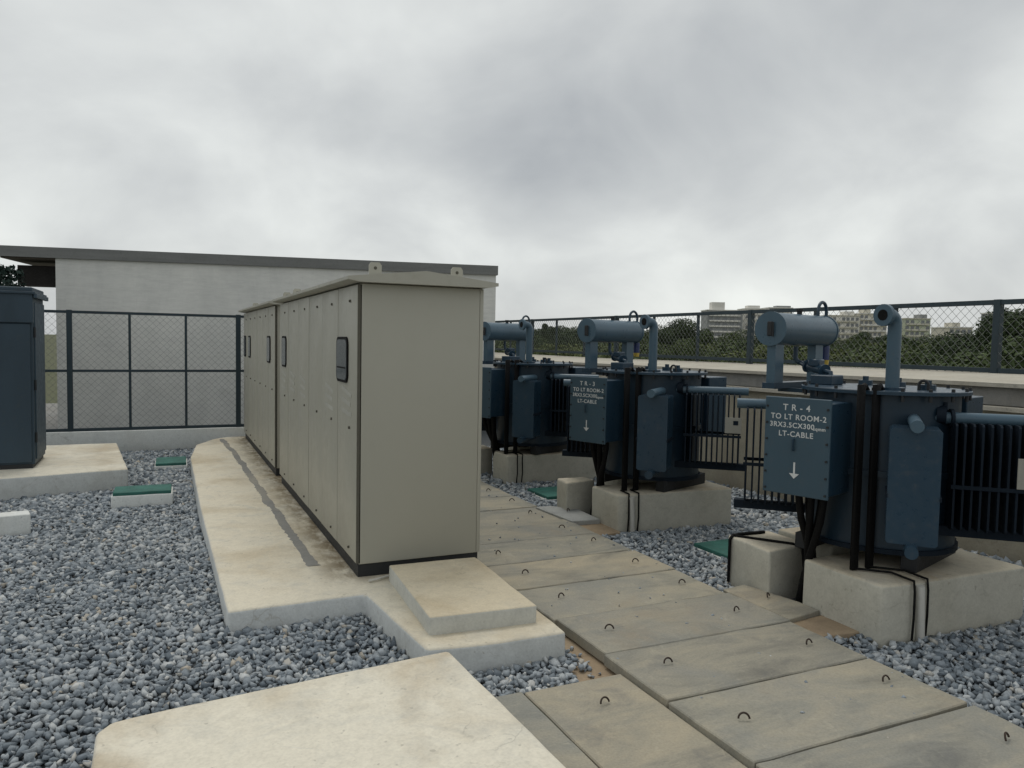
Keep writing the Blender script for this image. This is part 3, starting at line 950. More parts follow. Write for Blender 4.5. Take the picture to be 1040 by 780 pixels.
    # relay pipe from conservator down to the cover
    P_('relay_pipe', 'a', lambda: MB().tube([(0.29, yc, zc - 0.13), (0.29, yc, 1.36)] + [tuple(v) for v in arc((0.29, yc - 0.05, 1.36), (0, 1, 0), (0, 0, -1), 0.05, 0, math.pi / 2, 5)] + [(0.22, 0.56, 1.295), (0.14, 0.42, 1.275), (0.06, 0.28, 1.25), (0.06, 0.27, 1.15)], 0.018, 10), 'tr', 60)
    P_('gas_relay', 'a', lambda: MB().cyl((0.185, 0.50, 1.285), (0.11, 0.37, 1.265), 0.036, None, 14).box(0.10, 0.20, 0.39, 0.48, 1.29, 1.345, 0.008).cyl((0.205, 0.535, 1.29), (0.20, 0.52, 1.288), 0.05, None, 14).cyl((0.10, 0.35, 1.262), (0.094, 0.34, 1.26), 0.05, None, 14), 'tr', 40)
    P_('relay_box', 'a', lambda: MB().box(-0.10, 0.10, 0.20, 0.36, 1.165, 1.235, 0.006), 'tr', 30)
    # breather hoop and silica gel breather
    P_('breather_pipe', 'a', lambda: MB().tube([(0.655, yc, zc + 0.12), (0.655, yc, zc + 0.165)] + [tuple(v) for v in arc((0.73, yc, zc + 0.165), (-1, 0, 0), (0, 0, 1), 0.075, 0, math.pi, 12)] + [(0.805, yc, zc + 0.05), (0.808, yc, 1.44)], 0.014, 8), 'tr', 60)
    br = P_('breather', 'a', lambda: MB().cyl((0.808, yc, 1.33), (0.808, yc, 1.45), 0.036, None, 16), 'clear', 40)
    P_('oil_cup', 'a', lambda: MB().cyl((0.808, yc, 1.285), (0.808, yc, 1.332), 0.03, 0.036, 16), 'yellow', 40, br)
    # explosion vent
    vx, vy = -0.249, -0.275
    vd = Vector((-0.96, 0.28, 0)).normalized()
    ep = Vector((vx, vy, 1.60)) + vd * 0.055
    P_('vent_pipe', 'a', lambda: MB().tube([(vx, vy, 1.16), (vx, vy, 1.60)] + [tuple(ep + (-vd * math.cos(a) + Vector((0, 0, 1)) * math.sin(a)) * 0.055) for a in [math.pi / 2 * k / 7 for k in range(1, 8)]] + [tuple(ep + vd * 0.045 + Vector((0, 0, 0.055)))], 0.043, 16), 'tr_pale', 60)
    mo = ep + vd * 0.04 + Vector((0, 0, 0.055))
    P_('vent_flange', 'a', lambda: MB().cyl(tuple(mo), tuple(mo + vd * 0.028), 0.072, None, 20), 'tr_pale', 40)
    P_('vent_diaphragm', 'a', lambda: MB().cyl(tuple(mo + vd * 0.026), tuple(mo + vd * 0.031), 0.036, None, 16), 'rubber', 40)
    P_('vent_foot', 'a', lambda: MB().cyl((vx, vy, 1.163), (vx, vy, 1.182), 0.08, None, 16), 'tr', 40)
    # radiators
    dn = Vector((math.sin(RAD_A), -math.cos(RAD_A)))
    dd = Vector((-0.93, -0.367)).normalized()
    df = Vector((-0.485, 0.875)).normalized()
    radiator(t, 'n1', (-0.17, -0.555), dn, 11, 0.275, 1.00, 0.065)
    radiator(t, 'f1', (-0.03, 0.345), df, 9, 0.235, 1.00, 0.085)
    radiator(t, 'd1', (-0.375, -0.465), dd, 6, 0.235, 0.985, 0.09, endcap=0.055)
    # valve between tank and near radiator
    P_('radiator_valve', 'a', lambda: MB().cyl((-0.18, -0.53, 1.02), (-0.16, -0.58, 1.02), 0.06, None, 12).cyl((-0.15, -0.60, 1.0), (-0.14, -0.615, 1.0), 0.06, None, 12).cyl((-0.16, -0.575, 1.03), (-0.16, -0.575, 1.10), 0.014, None, 8), 'tr_dark', 40)
    P_('lifting_eye', 'a', lambda: MB().tube([(-0.10, -0.45, 1.16), (-0.10, -0.45, 1.20)] + [tuple(v) for v in arc((-0.10, -0.42, 1.20), (0, -1, 0), (0, 0, 1), 0.03, 0, math.pi, 6)] + [(-0.10, -0.39, 1.16)], 0.010, 6), 'black', 60)
    # rating plate hung on the near radiator
    if i < 2:
        off = 0.50 if i == 1 else 0.475
        pc = Vector((-0.17, -0.555)) + dn * off + Vector((-dn.y * -1, dn.x * -1)) * (FIN_W / 2 + 0.012)
        side = Vector((dn.y, -dn.x))
        pc = Vector((-0.17, -0.555)) + dn * off + side * (FIN_W / 2 + 0.014)
        rzp = math.atan2(dn.y, dn.x)
        hz = 0.095 if i == 0 else 0.075
        pm = MB().box(-0.075, 0.075, -0.003, 0.003, -hz, hz, 0.002)
        pp = link('rating_plate', pm.mesh('rating_plate', 'plate'), t, (pc.x, pc.y, 0.685), (0, 0, rzp))
        link('plate_emblem', MB().box(0.0, 0.045, -0.0055, 0.0055, 0.005, 0.045).mesh('plate_emblem', 'tr_dark'), pp)
    return t


TR_OBJ = [build_transformer(i) for i in range(3)]
bpy.context.view_layer.update()

# ------------------------------------------------------------------ cables and earthing strips at each transformer
def l2w(i, x, y, z):
    tx, ty, yaw, _, _ = TRS[i]
    q = rot2((x, y), yaw, (tx, ty))
    return (q[0], q[1], TZ + z)


for i in range(3):
    y0, x0 = TRS[i][3], TRS[i][4]
    t = thing('cable_bundle', 'bundle of black power cables dropping from the cable box of the %s transformer' % TNAME[i], 'cables', (*l2w(i, -0.6, 0.1, -0.42)[:2], 0.0), 0, 'low voltage cable bundles')
    o = Vector(t.location)
    bx = BLK[i]
    ys_ = (bx[2] + TRS[i][1] - 0.06) / 2
    for k_ in range(5):
        a = Vector(l2w(i, -0.64 + 0.06 * (k_ % 2), -0.03 + 0.045 * k_, 0.50))
        tgt = Vector((x0 + 0.08 + 0.05 * k_, ys_ + 0.02 * ((k_ % 3) - 1), 0.0))
        pts = []
        for s in range(9):
            u = s / 8
            w_ = u * u * (3 - 2 * u)
            pts.append(Vector((a.x + (tgt.x - a.x) * w_, a.y + (tgt.y - a.y) * w_, a.z + (tgt.z - a.z) * u)) - o + Vector((random.uniform(-.004, .004), random.uniform(-.004, .004), 0)))
        part('cable', MB().tube(pts, 0.024, 8), 'rubber', t, 60)
    # two insulated earthing straps: down the tank side, over the plinth and into the gravel
    for k_, (lx, ly) in enumerate(((-0.585, -0.215), (-0.465, -0.262))):
        top = Vector(l2w(i, lx + 0.14, ly + 0.02, 1.16))
        a = Vector(l2w(i, lx, ly, 1.175))
        b = Vector((a.x, a.y, TZ + 0.045))
        ex = [(4.195, 4.315), (4.02, 4.13), (4.07, 4.14)][i][k_]
        c_ = Vector((ex + 0.02, y0 + 0.16, TZ + 0.014))
        d_ = Vector((ex, y0 - 0.018, TZ + 0.012))
        e_ = Vector((ex - 0.01, y0 - 0.034, TZ - 0.05))
        f_ = Vector((ex - 0.02, y0 - 0.034, 0.02))
        r = 0.027 if k_ == 0 else 0.024
        m_ = MB()
        m_.box(a.x - 0.028, a.x + 0.028, a.y - 0.014, a.y + 0.014, TZ + 0.004, a.z + 0.03, 0.005, 1)
        m_.tube([a + Vector((0, 0, -0.02)), (a + top) / 2 + Vector((0, 0, 0.03)), top], 0.018, 6)
        m_.tube([Vector((a.x, a.y, TZ + 0.014)), c_, d_, e_, (e_ + f_) / 2 + Vector((0.012, 0.004, 0)), f_], 0.008, 6)
        solo('earthing_strap', m_, 'rubber', '%s black earthing strap running from the %s transformer over its plinth' % (('left', 'right')[k_], TNAME[i]), 'earthing strap', 'black earthing straps', smooth=60)
# pale conduit beside the straps on the plinth faces
for i in range(2):
    y0, x0 = TRS[i][3], TRS[i][4]
    ex = (4.30, 4.10)[i]
    m_ = MB().tube([(ex - 0.04, y0 - 0.030, 0.02), (ex - 0.048, y0 - 0.030, 0.2), (ex - 0.06, y0 - 0.030, 0.392)], 0.026, 8)
    solo('earthing_conduit', m_, 'white_cable', 'pale conduit beside the straps on the plinth of the %s transformer' % TNAME[i], 'conduit', 'pale earthing conduits', smooth=60)
m_ = MB().tube([(4.22, 4.50, 0.416), (4.0, 4.51, 0.417), (3.925, 4.512, 0.414), (3.897, 4.512, 0.385), (3.893, 4.51, 0.06)], 0.013, 6)
solo('earthing_wire', m_, 'rubber', 'thin black wire over the far corner of the nearest concrete block', 'wire', smooth=60)
m_ = MB().tube([(3.93, 4.50, 0.413), (4.05, 4.32, 0.415), (4.17, 4.15, 0.415), (4.20, 4.09, 0.40), (4.21, 4.05, 0.05)], 0.010, 6)
solo('earthing_wire', m_, 'rubber', 'thin black wire lying along the top of the nearest concrete block', 'wire', smooth=60)

# ------------------------------------------------------------------ fences
def chain_link(w, h, pitch, r):
    """diamond mesh in the local XZ plane, x 0..w, z 0..h"""
    b = MB()
    step = pitch
    for sgn in (1, -1):
        c = -h
        while c < w + h:
            if sgn == 1:
                xa, xb = max(0, c), min(w, c + h)
                za, zb = xa - c, xb - c
            else:
                xa, xb = max(0, c), min(w, c + h)
                za, zb = h - (xa - c), h - (xb - c)
            if xb - xa > 0.01:
                o = r * 0.9 * sgn
                b.tube([(xa, o, za), (xb, o, zb)], r, 4, False)
            c += step
    return b


def fence(name, label, p0, ang, length, zb, zt, thick, thin, rails, pitch, tw=0.075):
    t = thing(name, label, 'fence', (p0[0], p0[1], zb), ang)
    h = zt - zb
    for x in thick:
        part('post', MB().box(x - tw / 2, x + tw / 2, -tw / 2, tw / 2, 0, h + 0.01, 0.003), 'fence', t)
    for x in thin:
        part('upright', MB().box(x - 0.019, x + 0.019, -0.019, 0.019, 0.0, h), 'fence', t, None)
    for z, s in rails:
        part('rail', MB().box(0, length, -s / 2 - 0.002, s / 2 + 0.002, z - zb - s / 2, z - zb + s / 2), 'fence', t, None)
    cm = chain_link(length, h - 0.03, pitch, 0.0019)
    cm.v = [(x, y + 0.022, z + 0.01) for x, y, z in cm.v]
    link('chain_link_mesh', cm.mesh('chain_link_mesh', 'wire', None), t)
    return t


solo('low_wall', MB().box(-7.5, 4.6, 13.42, 13.62, -0.1, 0.335, 0.01, 2).rough(0.4, 0.004, 3), 'white_wall', 'low pale plastered wall carrying the fence at the back left', 'wall', smooth=50)
fence('chain_link_fence', 'dark chain-link fence standing on the low wall in front of the white building', (-7.0, 13.5), 0, 11.4, 0.335, 2.195,
      [7.0 - 1.297 + 2.443 * k_ for k_ in range(-2, 3)], [7.0 - 0.47 + 0.815 * k_ for k_ in (-6, -5, -3, -2, 0, 1, 3, 4)], [(2.175, 0.042), (1.272, 0.038), (0.358, 0.046)], 0.103)

# right parapet: lower wall, ledge, upper wall with a broad sloping top
m_ = MB()
ya, yb = -3.0, 20.0


def zf(y):
    return -0.0085 * (min(max(y, 3), 14) - 4.3)


def strip(profile, ylist):
    b = MB()
    n_ = len(profile)
    for y in ylist:
        for x, z, k_ in profile:
            b.v.append((x, y, z + zf(y) * k_))
    for j in range(len(ylist) - 1):
        for a in range(n_):
            c = (a + 1) % n_
            b.f.append((j * n_ + a, j * n_ + c, (j + 1) * n_ + c, (j + 1) * n_ + a))
    b.f += [tuple(range(n_)), tuple(range((len(ylist) - 1) * n_, len(ylist) * n_))[::-1]]
    return b


yl = [-3, 3, 6, 9, 12, 14, 20]
pw = thing('parapet_wall', 'long beige parapet wall behind the transformers with a fence along it', 'wall', (6.6, 8.5, 0))


def sub(b):
    b.v = [(x - 6.6, y - 8.5, z) for x, y, z in b.v]
    return b


part('lower_wall', sub(strip([(6.62, -0.1, 0), (7.6, -0.1, 0), (7.6, 1.33, 1), (6.62, 1.33, 1)], yl)), 'parapet', pw, 20)
part('ledge', sub(strip([(6.53, 1.325, 1), (7.6, 1.325, 1), (7.6, 1.372, 1), (6.53, 1.362, 1)], yl)), 'parapet_top', pw, 20)
part('upper_wall', sub(strip([(6.64, 1.37, 1), (8.3, 1.30, 1), (8.3, 1.56, 1), (6.64, 1.535, 1)], yl)), 'grey_conc', pw, 20)
part('coping', sub(strip([(6.58, 1.53, 1), (8.36, 1.53, 1), (8.36, 1.615, 1), (6.58, 1.566, 1)], yl)), 'parapet_top', pw, 20)
FOOT.append([(6.55, -5), (9, -5), (9, 22), (6.55, 22)])
thick = [5.37 + 3.82 * k_ for k_ in range(-2, 4)]
thin = [5.37 + 1.273 * k_ for k_ in range(-5, 11) if k_ % 3]
FY = 21.0
fence('chain_link_fence', 'long dark chain-link fence along the top of the parapet behind the transformers', (8.2, FY - 3.0 - 18 + 0.0), R_(90), 20.0, 1.565, 2.385,
      [y - 0.0 for y in thick if 0.1 < y < 19.9], [y for y in thin if 0.1 < y < 19.9], [(2.365, 0.052), (1.63, 0.05)], 0.103)

# ------------------------------------------------------------------ white building at the back left
A = Vector((-2.607, 16.4))
B = Vector((6.325, 14.644))
u = (B - A).normalized()
L = (B - A).length
ang = math.atan2(u.y, u.x)
bt = thing('white_building', 'pale painted blockwork building with grey flat roof edge behind the fence', 'building', (A.x, A.y, -0.08), ang)
part('wall', MB().box(0.84, L - 0.03, 0.06, 6.0, 0, 3.30), 'block', bt, None)
rf = part('roof', MB().box(-0.10, L, 0.0, 6.2, 3.29, 3.48), 'fascia', bt, None)
part('soffit_board', MB().box(-0.05, 0.835, 0.05, 6.1, 3.262, 3.288), 'soffit', rf, None)
part('canopy_beam', MB().box(0.10, 0.835, 0.40, 0.9, 2.80, 3.17), 'beam', rf, None)
part('wall_bracket', MB().box(L - 0.14, L - 0.11, 0.02, 0.06, 3.10, 3.14), 'black', bt, None)


# ------------------------------------------------------------------ trees
def leaf_cloud(clumps, n, size, seed, squash=0.8):
    """leaf-sized quads spread in the shells of many overlapping clumps"""
    g = np.random.default_rng(seed)
    vs, fs = [], []
    w = np.array([c[3] ** 2 for c in clumps])
    w = w / w.sum()
    idx = g.choice(len(clumps), n, p=w)
    d = g.normal(size=(n, 3))
    d /= np.linalg.norm(d, axis=1)[:, None]
    rad = 0.62 + 0.42 * g.random(n) ** 0.6
    cc = np.array([c[:3] for c in clumps])[idx]
    rr = np.array([c[3] for c in clumps])[idx]
    p = cc + d * (rr * rad)[:, None] * np.array([1, 1, squash])
    nr = d + g.normal(size=(n, 3)) * 0.7
    nr /= np.linalg.norm(nr, axis=1)[:, None]
    a = np.cross(nr, g.normal(size=(n, 3)))
    a /= np.linalg.norm(a, axis=1)[:, None]
    b = np.cross(nr, a)
    s = size * (0.6 + 0.8 * g.random(n))
    q = np.stack([p - a * s[:, None] * 0.5, p + b * s[:, None] * 0.33, p + a * s[:, None] * 0.55, p - b * s[:, None] * 0.33], 1).reshape(-1, 3)
    m = MB()
    m.v = [tuple(x) for x in q.tolist()]
    m.f = [(4 * k_, 4 * k_ + 1, 4 * k_ + 2, 4 * k_ + 3) for k_ in range(n)]
    return m


def fast_mesh(name, m, mat):
    me = bpy.data.meshes.new(name)
    me.from_pydata(m.v, [], m.f)
    me.materials.append(M[mat])
    return me


def crown_mesh(kind, seed, mat):
    g = random.Random(seed)
    cl_ = []
    if kind == 'round':
        for _ in range(17):
            a = g.uniform(0, 6.28)
            rr = g.uniform(0.3, 2.5)
            cl_.append((rr * math.cos(a), rr * math.sin(a), 5.6 + g.uniform(-1.9, 2.6) * (1 - rr / 4.2), g.uniform(0.8, 1.5)))
    elif kind == 'tall':
        for _ in range(16):
            z = g.uniform(3.0, 9.0)
            rr = g.uniform(0.1, 1.5) * (1.15 - abs(z - 5.5) / 5.5)
            a = g.uniform(0, 6.28)
            cl_.append((rr * math.cos(a), rr * math.sin(a), z, g.uniform(0.55, 1.1)))
    elif kind == 'spire':
        for k_ in range(15):
            z = 2.5 + k_ * 0.47
            rr = 0.9 * (1 - k_ / 16)
            a = g.uniform(0, 6.28)
            cl_.append((rr * math.cos(a) * 0.6, rr * math.sin(a) * 0.6, z, 0.35 + rr * 0.7))
    else:   # bush
        for _ in range(15):
            a = g.uniform(0, 6.28)
            rr = g.uniform(0.2, 2.6)
            cl_.append((rr * math.cos(a), rr * math.sin(a), 3.4 + g.uniform(-1.4, 1.3) * (1 - rr / 4), g.uniform(0.8, 1.4)))
    return fast_mesh('crown', leaf_cloud(cl_, 20000, 0.135, seed), mat)


def trunk_mesh(h, r, seed):
    g = random.Random(seed)
    b = MB().tube([(0, 0, -0.1), (0.05, 0.03, h * 0.35), (-0.04, 0.06, h * 0.7), (0.05, 0.0, h)], [r, r * 0.8, r * 0.55, r * 0.2], 8)
    for k_ in range(5):
        a = g.uniform(0, 6.28)
        z0_ = h * g.uniform(0.4, 0.75)
        b.tube([(0, 0.03, z0_), (math.cos(a) * 0.9, math.sin(a) * 0.9, z0_ + 0.9), (math.cos(a) * 1.7, math.sin(a) * 1.7, z0_ + 1.5)], [r * 0.4, r * 0.28, r * 0.1], 6)
    return b.mesh('trunk', 'bark', 60)


CR = {('round', 0): crown_mesh('round', 1, 'leaf_dark'), ('round', 1): crown_mesh('round', 2, 'leaf_mid'), ('round', 2): crown_mesh('round', 3, 'leaf_dark'),
      ('tall', 0): crown_mesh('tall', 4, 'leaf_dark'), ('tall', 1): crown_mesh('tall', 5, 'leaf_mid'),
      ('spire', 0): crown_mesh('spire', 6, 'leaf_dark'), ('bush', 0): crown_mesh('bush', 7, 'leaf_light'), ('bush', 1): crown_mesh('bush', 8, 'leaf_mid')}
TRK = {'round': trunk_mesh(6.2, 0.24, 1), 'tall': trunk_mesh(7.5, 0.22, 2), 'spire': trunk_mesh(8.0, 0.16, 3), 'bush': trunk_mesh(3.2, 0.14, 4)}
TOPZ = {k_: max(v.co.z for v in me.vertices) for k_, me in CR.items()}
CAMF = Vector((0.41477398, 0.90821377))
CAMR = Vector((0.90990183, -0.41441631))


def far_pt(px, depth):
    q = CAMF * depth + CAMR * ((px - 520) / 778.0 * depth)
    return q


def hor(px):
    return 346.3 + 0.0184 * (px - 520)


def plant(px, depth, top_py, kv, label, group, width=1.0):
    q = far_pt(px, depth)
    ztop = EYE + (hor(px) - top_py) / 778.0 * depth * 1.0
    sc = (ztop - LOW) / TOPZ[kv]
    t = thing('tree', label, 'tree', (q.x, q.y, LOW), random.uniform(0, 6.28), group)
    t.scale = (sc * width, sc * width, sc)
    link('crown', CR[kv], t)
    link('trunk', TRK[kv[0]], t)


back = [(498, 332, 'round', 2), (512, 331, 'round', 0), (524, 334, 'round', 1), (534, 333, 'tall', 0), (546, 333, 'round', 2), (552, 328, 'spire', 0), (563, 330, 'tall', 0), (575, 333, 'round', 0), (592, 331, 'round', 2), (612, 334, 'round', 0), (640, 331, 'round', 1), (665, 329, 'round', 0),
        (688, 323, 'round', 2), (716, 333, 'tall', 1), (742, 334, 'round', 1), (772, 335, 'round', 0), (806, 335, 'round', 2), (842, 338, 'round', 1), (872, 336, 'tall', 1), (905, 337, 'round', 0), (940, 339, 'round', 1), (972, 340, 'round', 2)]
for k_, (px, ty_, kd, vr) in enumerate(back):
    plant(px, 105 + 9 * math.sin(k_ * 2.3), ty_, (kd, vr), '%s tree from the left in the taller back row beyond the parapet fence' % ORD[k_], 'back row of trees beyond the fence', 1.25 if kd != 'spire' else 0.8)
near = [(505, 345), (528, 349), (552, 348), (578, 347), (604, 349), (632, 346), (662, 348), (690, 343), (722, 346), (756, 344), (790, 347), (826, 345), (862, 344), (900, 346), (936, 343), (968, 345)]
for k_, (px, ty_) in enumerate(near):
    kv = (('bush', 0), ('bush', 1), ('round', 1), ('bush', 0), ('bush', 1))[k_ % 5]
    plant(px, 68 + 6 * math.sin(k_ * 1.7), ty_, kv, '%s low bushy tree from the left in the lighter front row beyond the parapet fence' % ORD[k_], 'front row of bushy trees beyond the fence', 1.15)
edge = [(984, 66, 336, 'round', 1), (1000, 62, 328, 'round', 0), (1020, 58, 320, 'round', 2), (1042, 55, 312, 'round', 2), (1085, 60, 318, 'round', 0), (1000, 50, 340, 'bush', 1), (1040, 46, 342, 'bush', 1)]
for k_, (px, dp, ty_, kd, vr) in enumerate(edge):
    plant(px, dp, ty_, (kd, vr), '%s tree of the dark clump at the right edge behind the fence' % ORD[k_], 'dark clump of trees at the right edge', 1.2)

# dark feathery tree between the blue cabinet and the white building
g = random.Random(5)
cl_ = [(g.uniform(-0.55, 0.15), g.uniform(-0.5, 0.5), z + g.uniform(-0.1, 0.1), g.uniform(0.16, 0.32) * (1.25 - 0.35 * z / 3.2)) for z in np.linspace(0.9, 2.75, 34)]
cl_ += [(g.uniform(-0.28, 0.12), g.uniform(-0.2, 0.2), z, 0.15) for z in (2.8, 2.95, 3.02)]
t = thing('tree', 'dark blue-green tree showing above the blue cabinet at the left edge', 'tree', (-2.42, 14.55, -0.03))
link('crown', fast_mesh('crown', leaf_cloud(cl_, 12000, 0.075, 77, 1.0), 'leaf_blue'), t)
part('trunk', MB().tube([(0, 0, -0.02), (0.02, 0.02, 1.3), (-0.05, 0, 2.9)], [0.07, 0.05, 0.015], 8), 'bark', t)


# ------------------------------------------------------------------ far buildings
def building(name, label, px0, px1, depth, top_py, floors, wall, band, cols, roof_parts=(), skew=0.0, fh=3.0, deep=14.0):
    q0, q1 = far_pt(px0, depth), far_pt(px1, depth)
    w = (q1 - q0).length
    zt = EYE + (hor((px0 + px1) / 2) - top_py) / 778.0 * depth
    c = (q0 + q1) / 2
    a = math.atan2((q1 - q0).y, (q1 - q0).x) + skew
    t = thing(name, label, 'building', (c.x, c.y, LOW), a, 'far apartment buildings')
    H = zt - LOW
    part('wall', MB().box(-w / 2, w / 2, 0, deep, 0, H), wall, t, None)
    cw = w / cols
    zbase = H - floors * fh
    for f in range(floors):
        z = zbase + f * fh
        for c_ in range(cols):
            x = -w / 2 + (c_ + 0.5) * cw
            if (c_ + f) % 7 == 6:
                continue
            wd = part('window', MB().box(x - cw * 0.32, x + cw * 0.32, -0.08, 0.1, z + 0.75, z + 2.35), 'bld_win', t, None)
        if band:
            part('balcony', MB().box(-w / 2 + cw * 0.3, w / 2 - cw * 0.4, -1.1, 0.05, z - 0.1, z + 0.75), band, t, None)
    part('roof', MB().box(-w / 2 - 0.3, w / 2 + 0.3, -0.4, deep + 0.3, H, H + 0.5), band or wall, t, None)
    for (fx, fw, hh, mt) in roof_parts:
        part('roof_block', MB().box(fx * w - fw * w / 2, fx * w + fw * w / 2, 1.0, 7.0, H + 0.5, H + 0.5 + hh), mt, t, None)
    return t


building('apartment_block', 'white and grey apartment block with balcony bands, the left tower', 716, 752, 430, 315.5, 9, 'bld_grey', 'bld_white', 5, ((-0.18, 0.36, 4.2, 'bld_white'),))
building('apartment_block', 'white apartment block with dark windows, middle tower beside the left one', 754, 778, 440, 314, 9, 'bld_white', 'bld_white', 4, ((-0.1, 0.5, 1.6, 'bld_white'),))
building('apartment_block', 'grey apartment block, right tower partly behind the nearest conservator', 778, 802, 450, 313, 9, 'bld_grey', 'bld_white', 4, ((0.15, 0.6, 1.0, 'bld_grey'),))
building('apartment_block', 'pale low apartment block seen between the nearest conservator and vent pipe, left half', 838, 870, 390, 321, 5, 'bld_white', 'bld_cream', 7, ((0.2, 0.3, 2.0, 'bld_white'),))
building('apartment_block', 'pale cream apartment block just left of the nearest vent pipe', 870, 898, 400, 319, 5, 'bld_cream', 'bld_white', 6, ((-0.2, 0.25, 2.2, 'bld_cream'),))
building('apartment_block', 'lime-tinted apartment block just right of the nearest vent pipe', 916, 942, 400, 324, 5, 'bld_lime', 'bld_cream', 5, ((0.25, 0.3, 2.0, 'bld_grey'),))
building('apartment_block', 'small cream house above the treetops right of the vent pipe', 961, 985, 330, 333, 3, 'bld_cream', 'bld_white', 4, ((-0.15, 0.35, 1.8, 'bld_cream'),))
building('apartment_block', 'small pale house top above the dark trees at the right edge', 1015, 1038, 300, 318, 3, 'bld_grey', 'bld_white', 4)
building('apartment_block', 'tiny white house among the treetops between the two farther transformers', 583, 588, 300, 337, 2, 'bld_white', None, 2, deep=4)

# ------------------------------------------------------------------ gravel: tens of thousands of crushed stones, one mesh
def in_poly(px, py, poly):
    inside = np.zeros(len(px), bool)
    n = len(poly)
    j = n - 1
    for i in range(n):
        xi, yi = poly[i]
        xj, yj = poly[j]
        c = ((yi > py) != (yj > py)) & (px < (xj - xi) * (py - yi) / (yj - yi + 1e-12) + xi)
        inside ^= c
        j = i
    return inside


def scatter(x0, x1, y0, y1, d):
    sx = int((x1 - x0) / d)
    sy = int((y1 - y0) / d)
    gx, gy = np.meshgrid(np.arange(sx), np.arange(sy))
    px = x0 + (gx.ravel() + 0.5) * d + rng.uniform(-0.55, 0.55, sx * sy) * d
    py = y0 + (gy.ravel() + 0.5) * d + rng.uniform(-0.55, 0.55, sx * sy) * d
    return px, py


zones = [(-2.6, 2.2, 2.4, 6.2, 0.0275), (-3.2, 1.2, 6.2, 9.5, 0.031), (-2.6, 1.3, 9.5, 13.42, 0.037),
         (3.6, 5.9, 1.0, 5.9, 0.030), (3.6, 5.6, 5.9, 8.8, 0.033), (5.2, 6.6, 1.5, 8.5, 0.045), (3.6, 6.0, 8.8, 12, 0.05)]
SX, SY, SD = [], [], []
for z in zones:
    a, b = scatter(*z)
    keep = np.ones(len(a), bool)
    for poly in FOOT:
        keep &= ~in_poly(a, b, poly)
    # only what the view (with a wide margin) can reach
    dep = a * 0.4148 + b * 0.9082
    lat = a * 0.9099 - b * 0.4144
    keep &= (dep > 0.5) & (np.abs(lat) < dep * 0.67 + 1.0)
    SX.append(a[keep])
    SY.append(b[keep])
    SD.append(np.full(keep.sum(), z[4]))
pa, pb = rng.uniform(2.0, 4.0, 150), rng.uniform(2.2, 8.5, 150)
ok_ = (pa > 2.26) & (pa < 3.6)
NP = int(ok_.sum())
SX.append(pa[ok_]); SY.append(pb[ok_]); SD.append(np.full(NP, 0.0125))
pc_, pd_ = rng.uniform(2.03, 2.22, 16), rng.uniform(3.5, 4.0, 16)
SX.append(pc_); SY.append(pd_); SD.append(np.full(16, 0.017))
SX, SY, SD = map(np.concatenate, (SX, SY, SD))
N = len(SX)
def chip(seed):
    g_ = np.random.default_rng(seed)
    while True:
        p_ = g_.normal(size=(8, 3))
        p_ /= np.linalg.norm(p_, axis=1)[:, None]
        dm = np.linalg.norm(p_[:, None] - p_[None], axis=2) + np.eye(8) * 9
        if dm.min() > 0.70:
            break
    b_ = bmesh.new()
    for q_ in p_ * g_.uniform(0.8, 1.25, (8, 1)):
        b_.verts.new(q_)
    bmesh.ops.convex_hull(b_, input=list(b_.verts))
    bmesh.ops.delete(b_, geom=[v_ for v_ in b_.verts if not v_.link_faces], context='VERTS')
    bmesh.ops.recalc_face_normals(b_, faces=list(b_.faces))
    b_.verts.index_update()
    r_ = np.array([v_.co[:] for v_ in b_.verts]), np.array([[v_.index for v_ in f_.verts] for f_ in b_.faces])
    b_.free()
    return r_


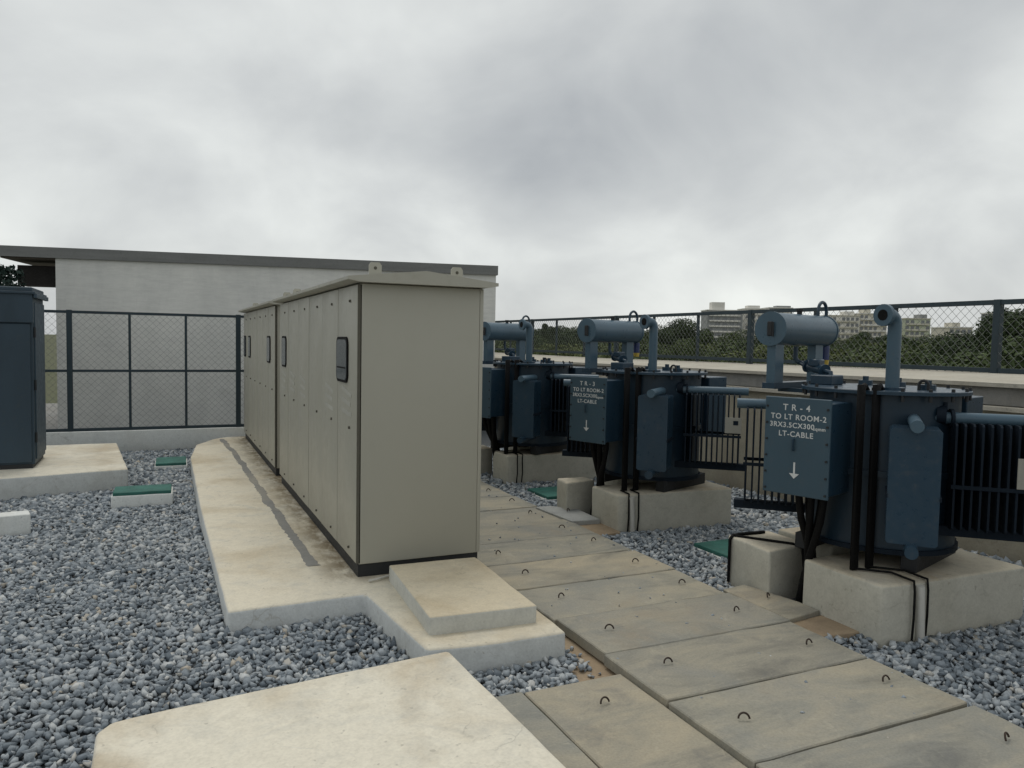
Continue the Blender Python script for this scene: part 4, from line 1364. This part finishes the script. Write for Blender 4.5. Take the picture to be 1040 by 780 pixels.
K = 30
tt = np.clip((SY - 5.5) / 3.5, 0, 1)
tt = tt * tt * (3 - 2 * tt)
GZ = np.where(SX < 1.3, 0.065 * (1 - tt), 0.045)
GZ = GZ + rng.uniform(-0.014, 0.012, N) + 0.010 * np.sin(SX * 2.1 + 0.6 * SY) * np.sin(SY * 1.7)
GZ[N - NP - 16:N - 16] = 0.104
GZ[N - 16:] = 0.035
size = SD * np.minimum(rng.lognormal(-0.12, 0.30, N), 1.45)
vid = rng.integers(0, K, N)
Vs, Fs, vo = [], [], 0
for k_ in range(K):
    cv, cf = chip(100 + k_)
    m_i = np.nonzero(vid == k_)[0]
    n_ = len(m_i)
    base = cv[None] * np.stack([np.full(n_, 1.0), rng.uniform(0.5, 0.95, n_), rng.uniform(0.38, 0.75, n_)], 1)[:, None, :]
    ax = rng.normal(0, 0.6, (n_, 2))
    rz = rng.uniform(0, 2 * np.pi, n_)
    cx_, sx_ = np.cos(ax[:, :1]), np.sin(ax[:, :1])
    cy_, sy_ = np.cos(ax[:, 1:]), np.sin(ax[:, 1:])
    cz_, sz_ = np.cos(rz)[:, None], np.sin(rz)[:, None]
    x, y, z = base[..., 0], base[..., 1], base[..., 2]
    y, z = y * cx_ - z * sx_, y * sx_ + z * cx_
    x, z = x * cy_ + z * sy_, -x * sy_ + z * cy_
    x, y = x * cz_ - y * sz_, x * sz_ + y * cz_
    sk = size[m_i][:, None]
    Vs.append(np.stack([x * sk + SX[m_i][:, None], y * sk + SY[m_i][:, None], z * sk + GZ[m_i][:, None]], 2).reshape(-1, 3))
    Fs.append((cf[None] + (np.arange(n_) * len(cv))[:, None, None]).reshape(-1, 3) + vo)
    vo += n_ * len(cv)
V, F = np.concatenate(Vs), np.concatenate(Fs)
gme = bpy.data.meshes.new('gravel')
gme.vertices.add(len(V))
gme.vertices.foreach_set('co', V.astype(np.float32).ravel())
gme.loops.add(F.size)
gme.loops.foreach_set('vertex_index', F.astype(np.int32).ravel())
gme.polygons.add(len(F))
gme.polygons.foreach_set('loop_start', (np.arange(len(F)) * 3).astype(np.int32))
gme.polygons.foreach_set('loop_total', np.full(len(F), 3, np.int32))
gme.update(calc_edges=True)
gme.materials.append(M['gravel'])
go = link('gravel', gme)
tag(go, 'loose blue-grey crushed stone covering the yard between the plinths', 'gravel', kind='stuff')
print('stones', N)
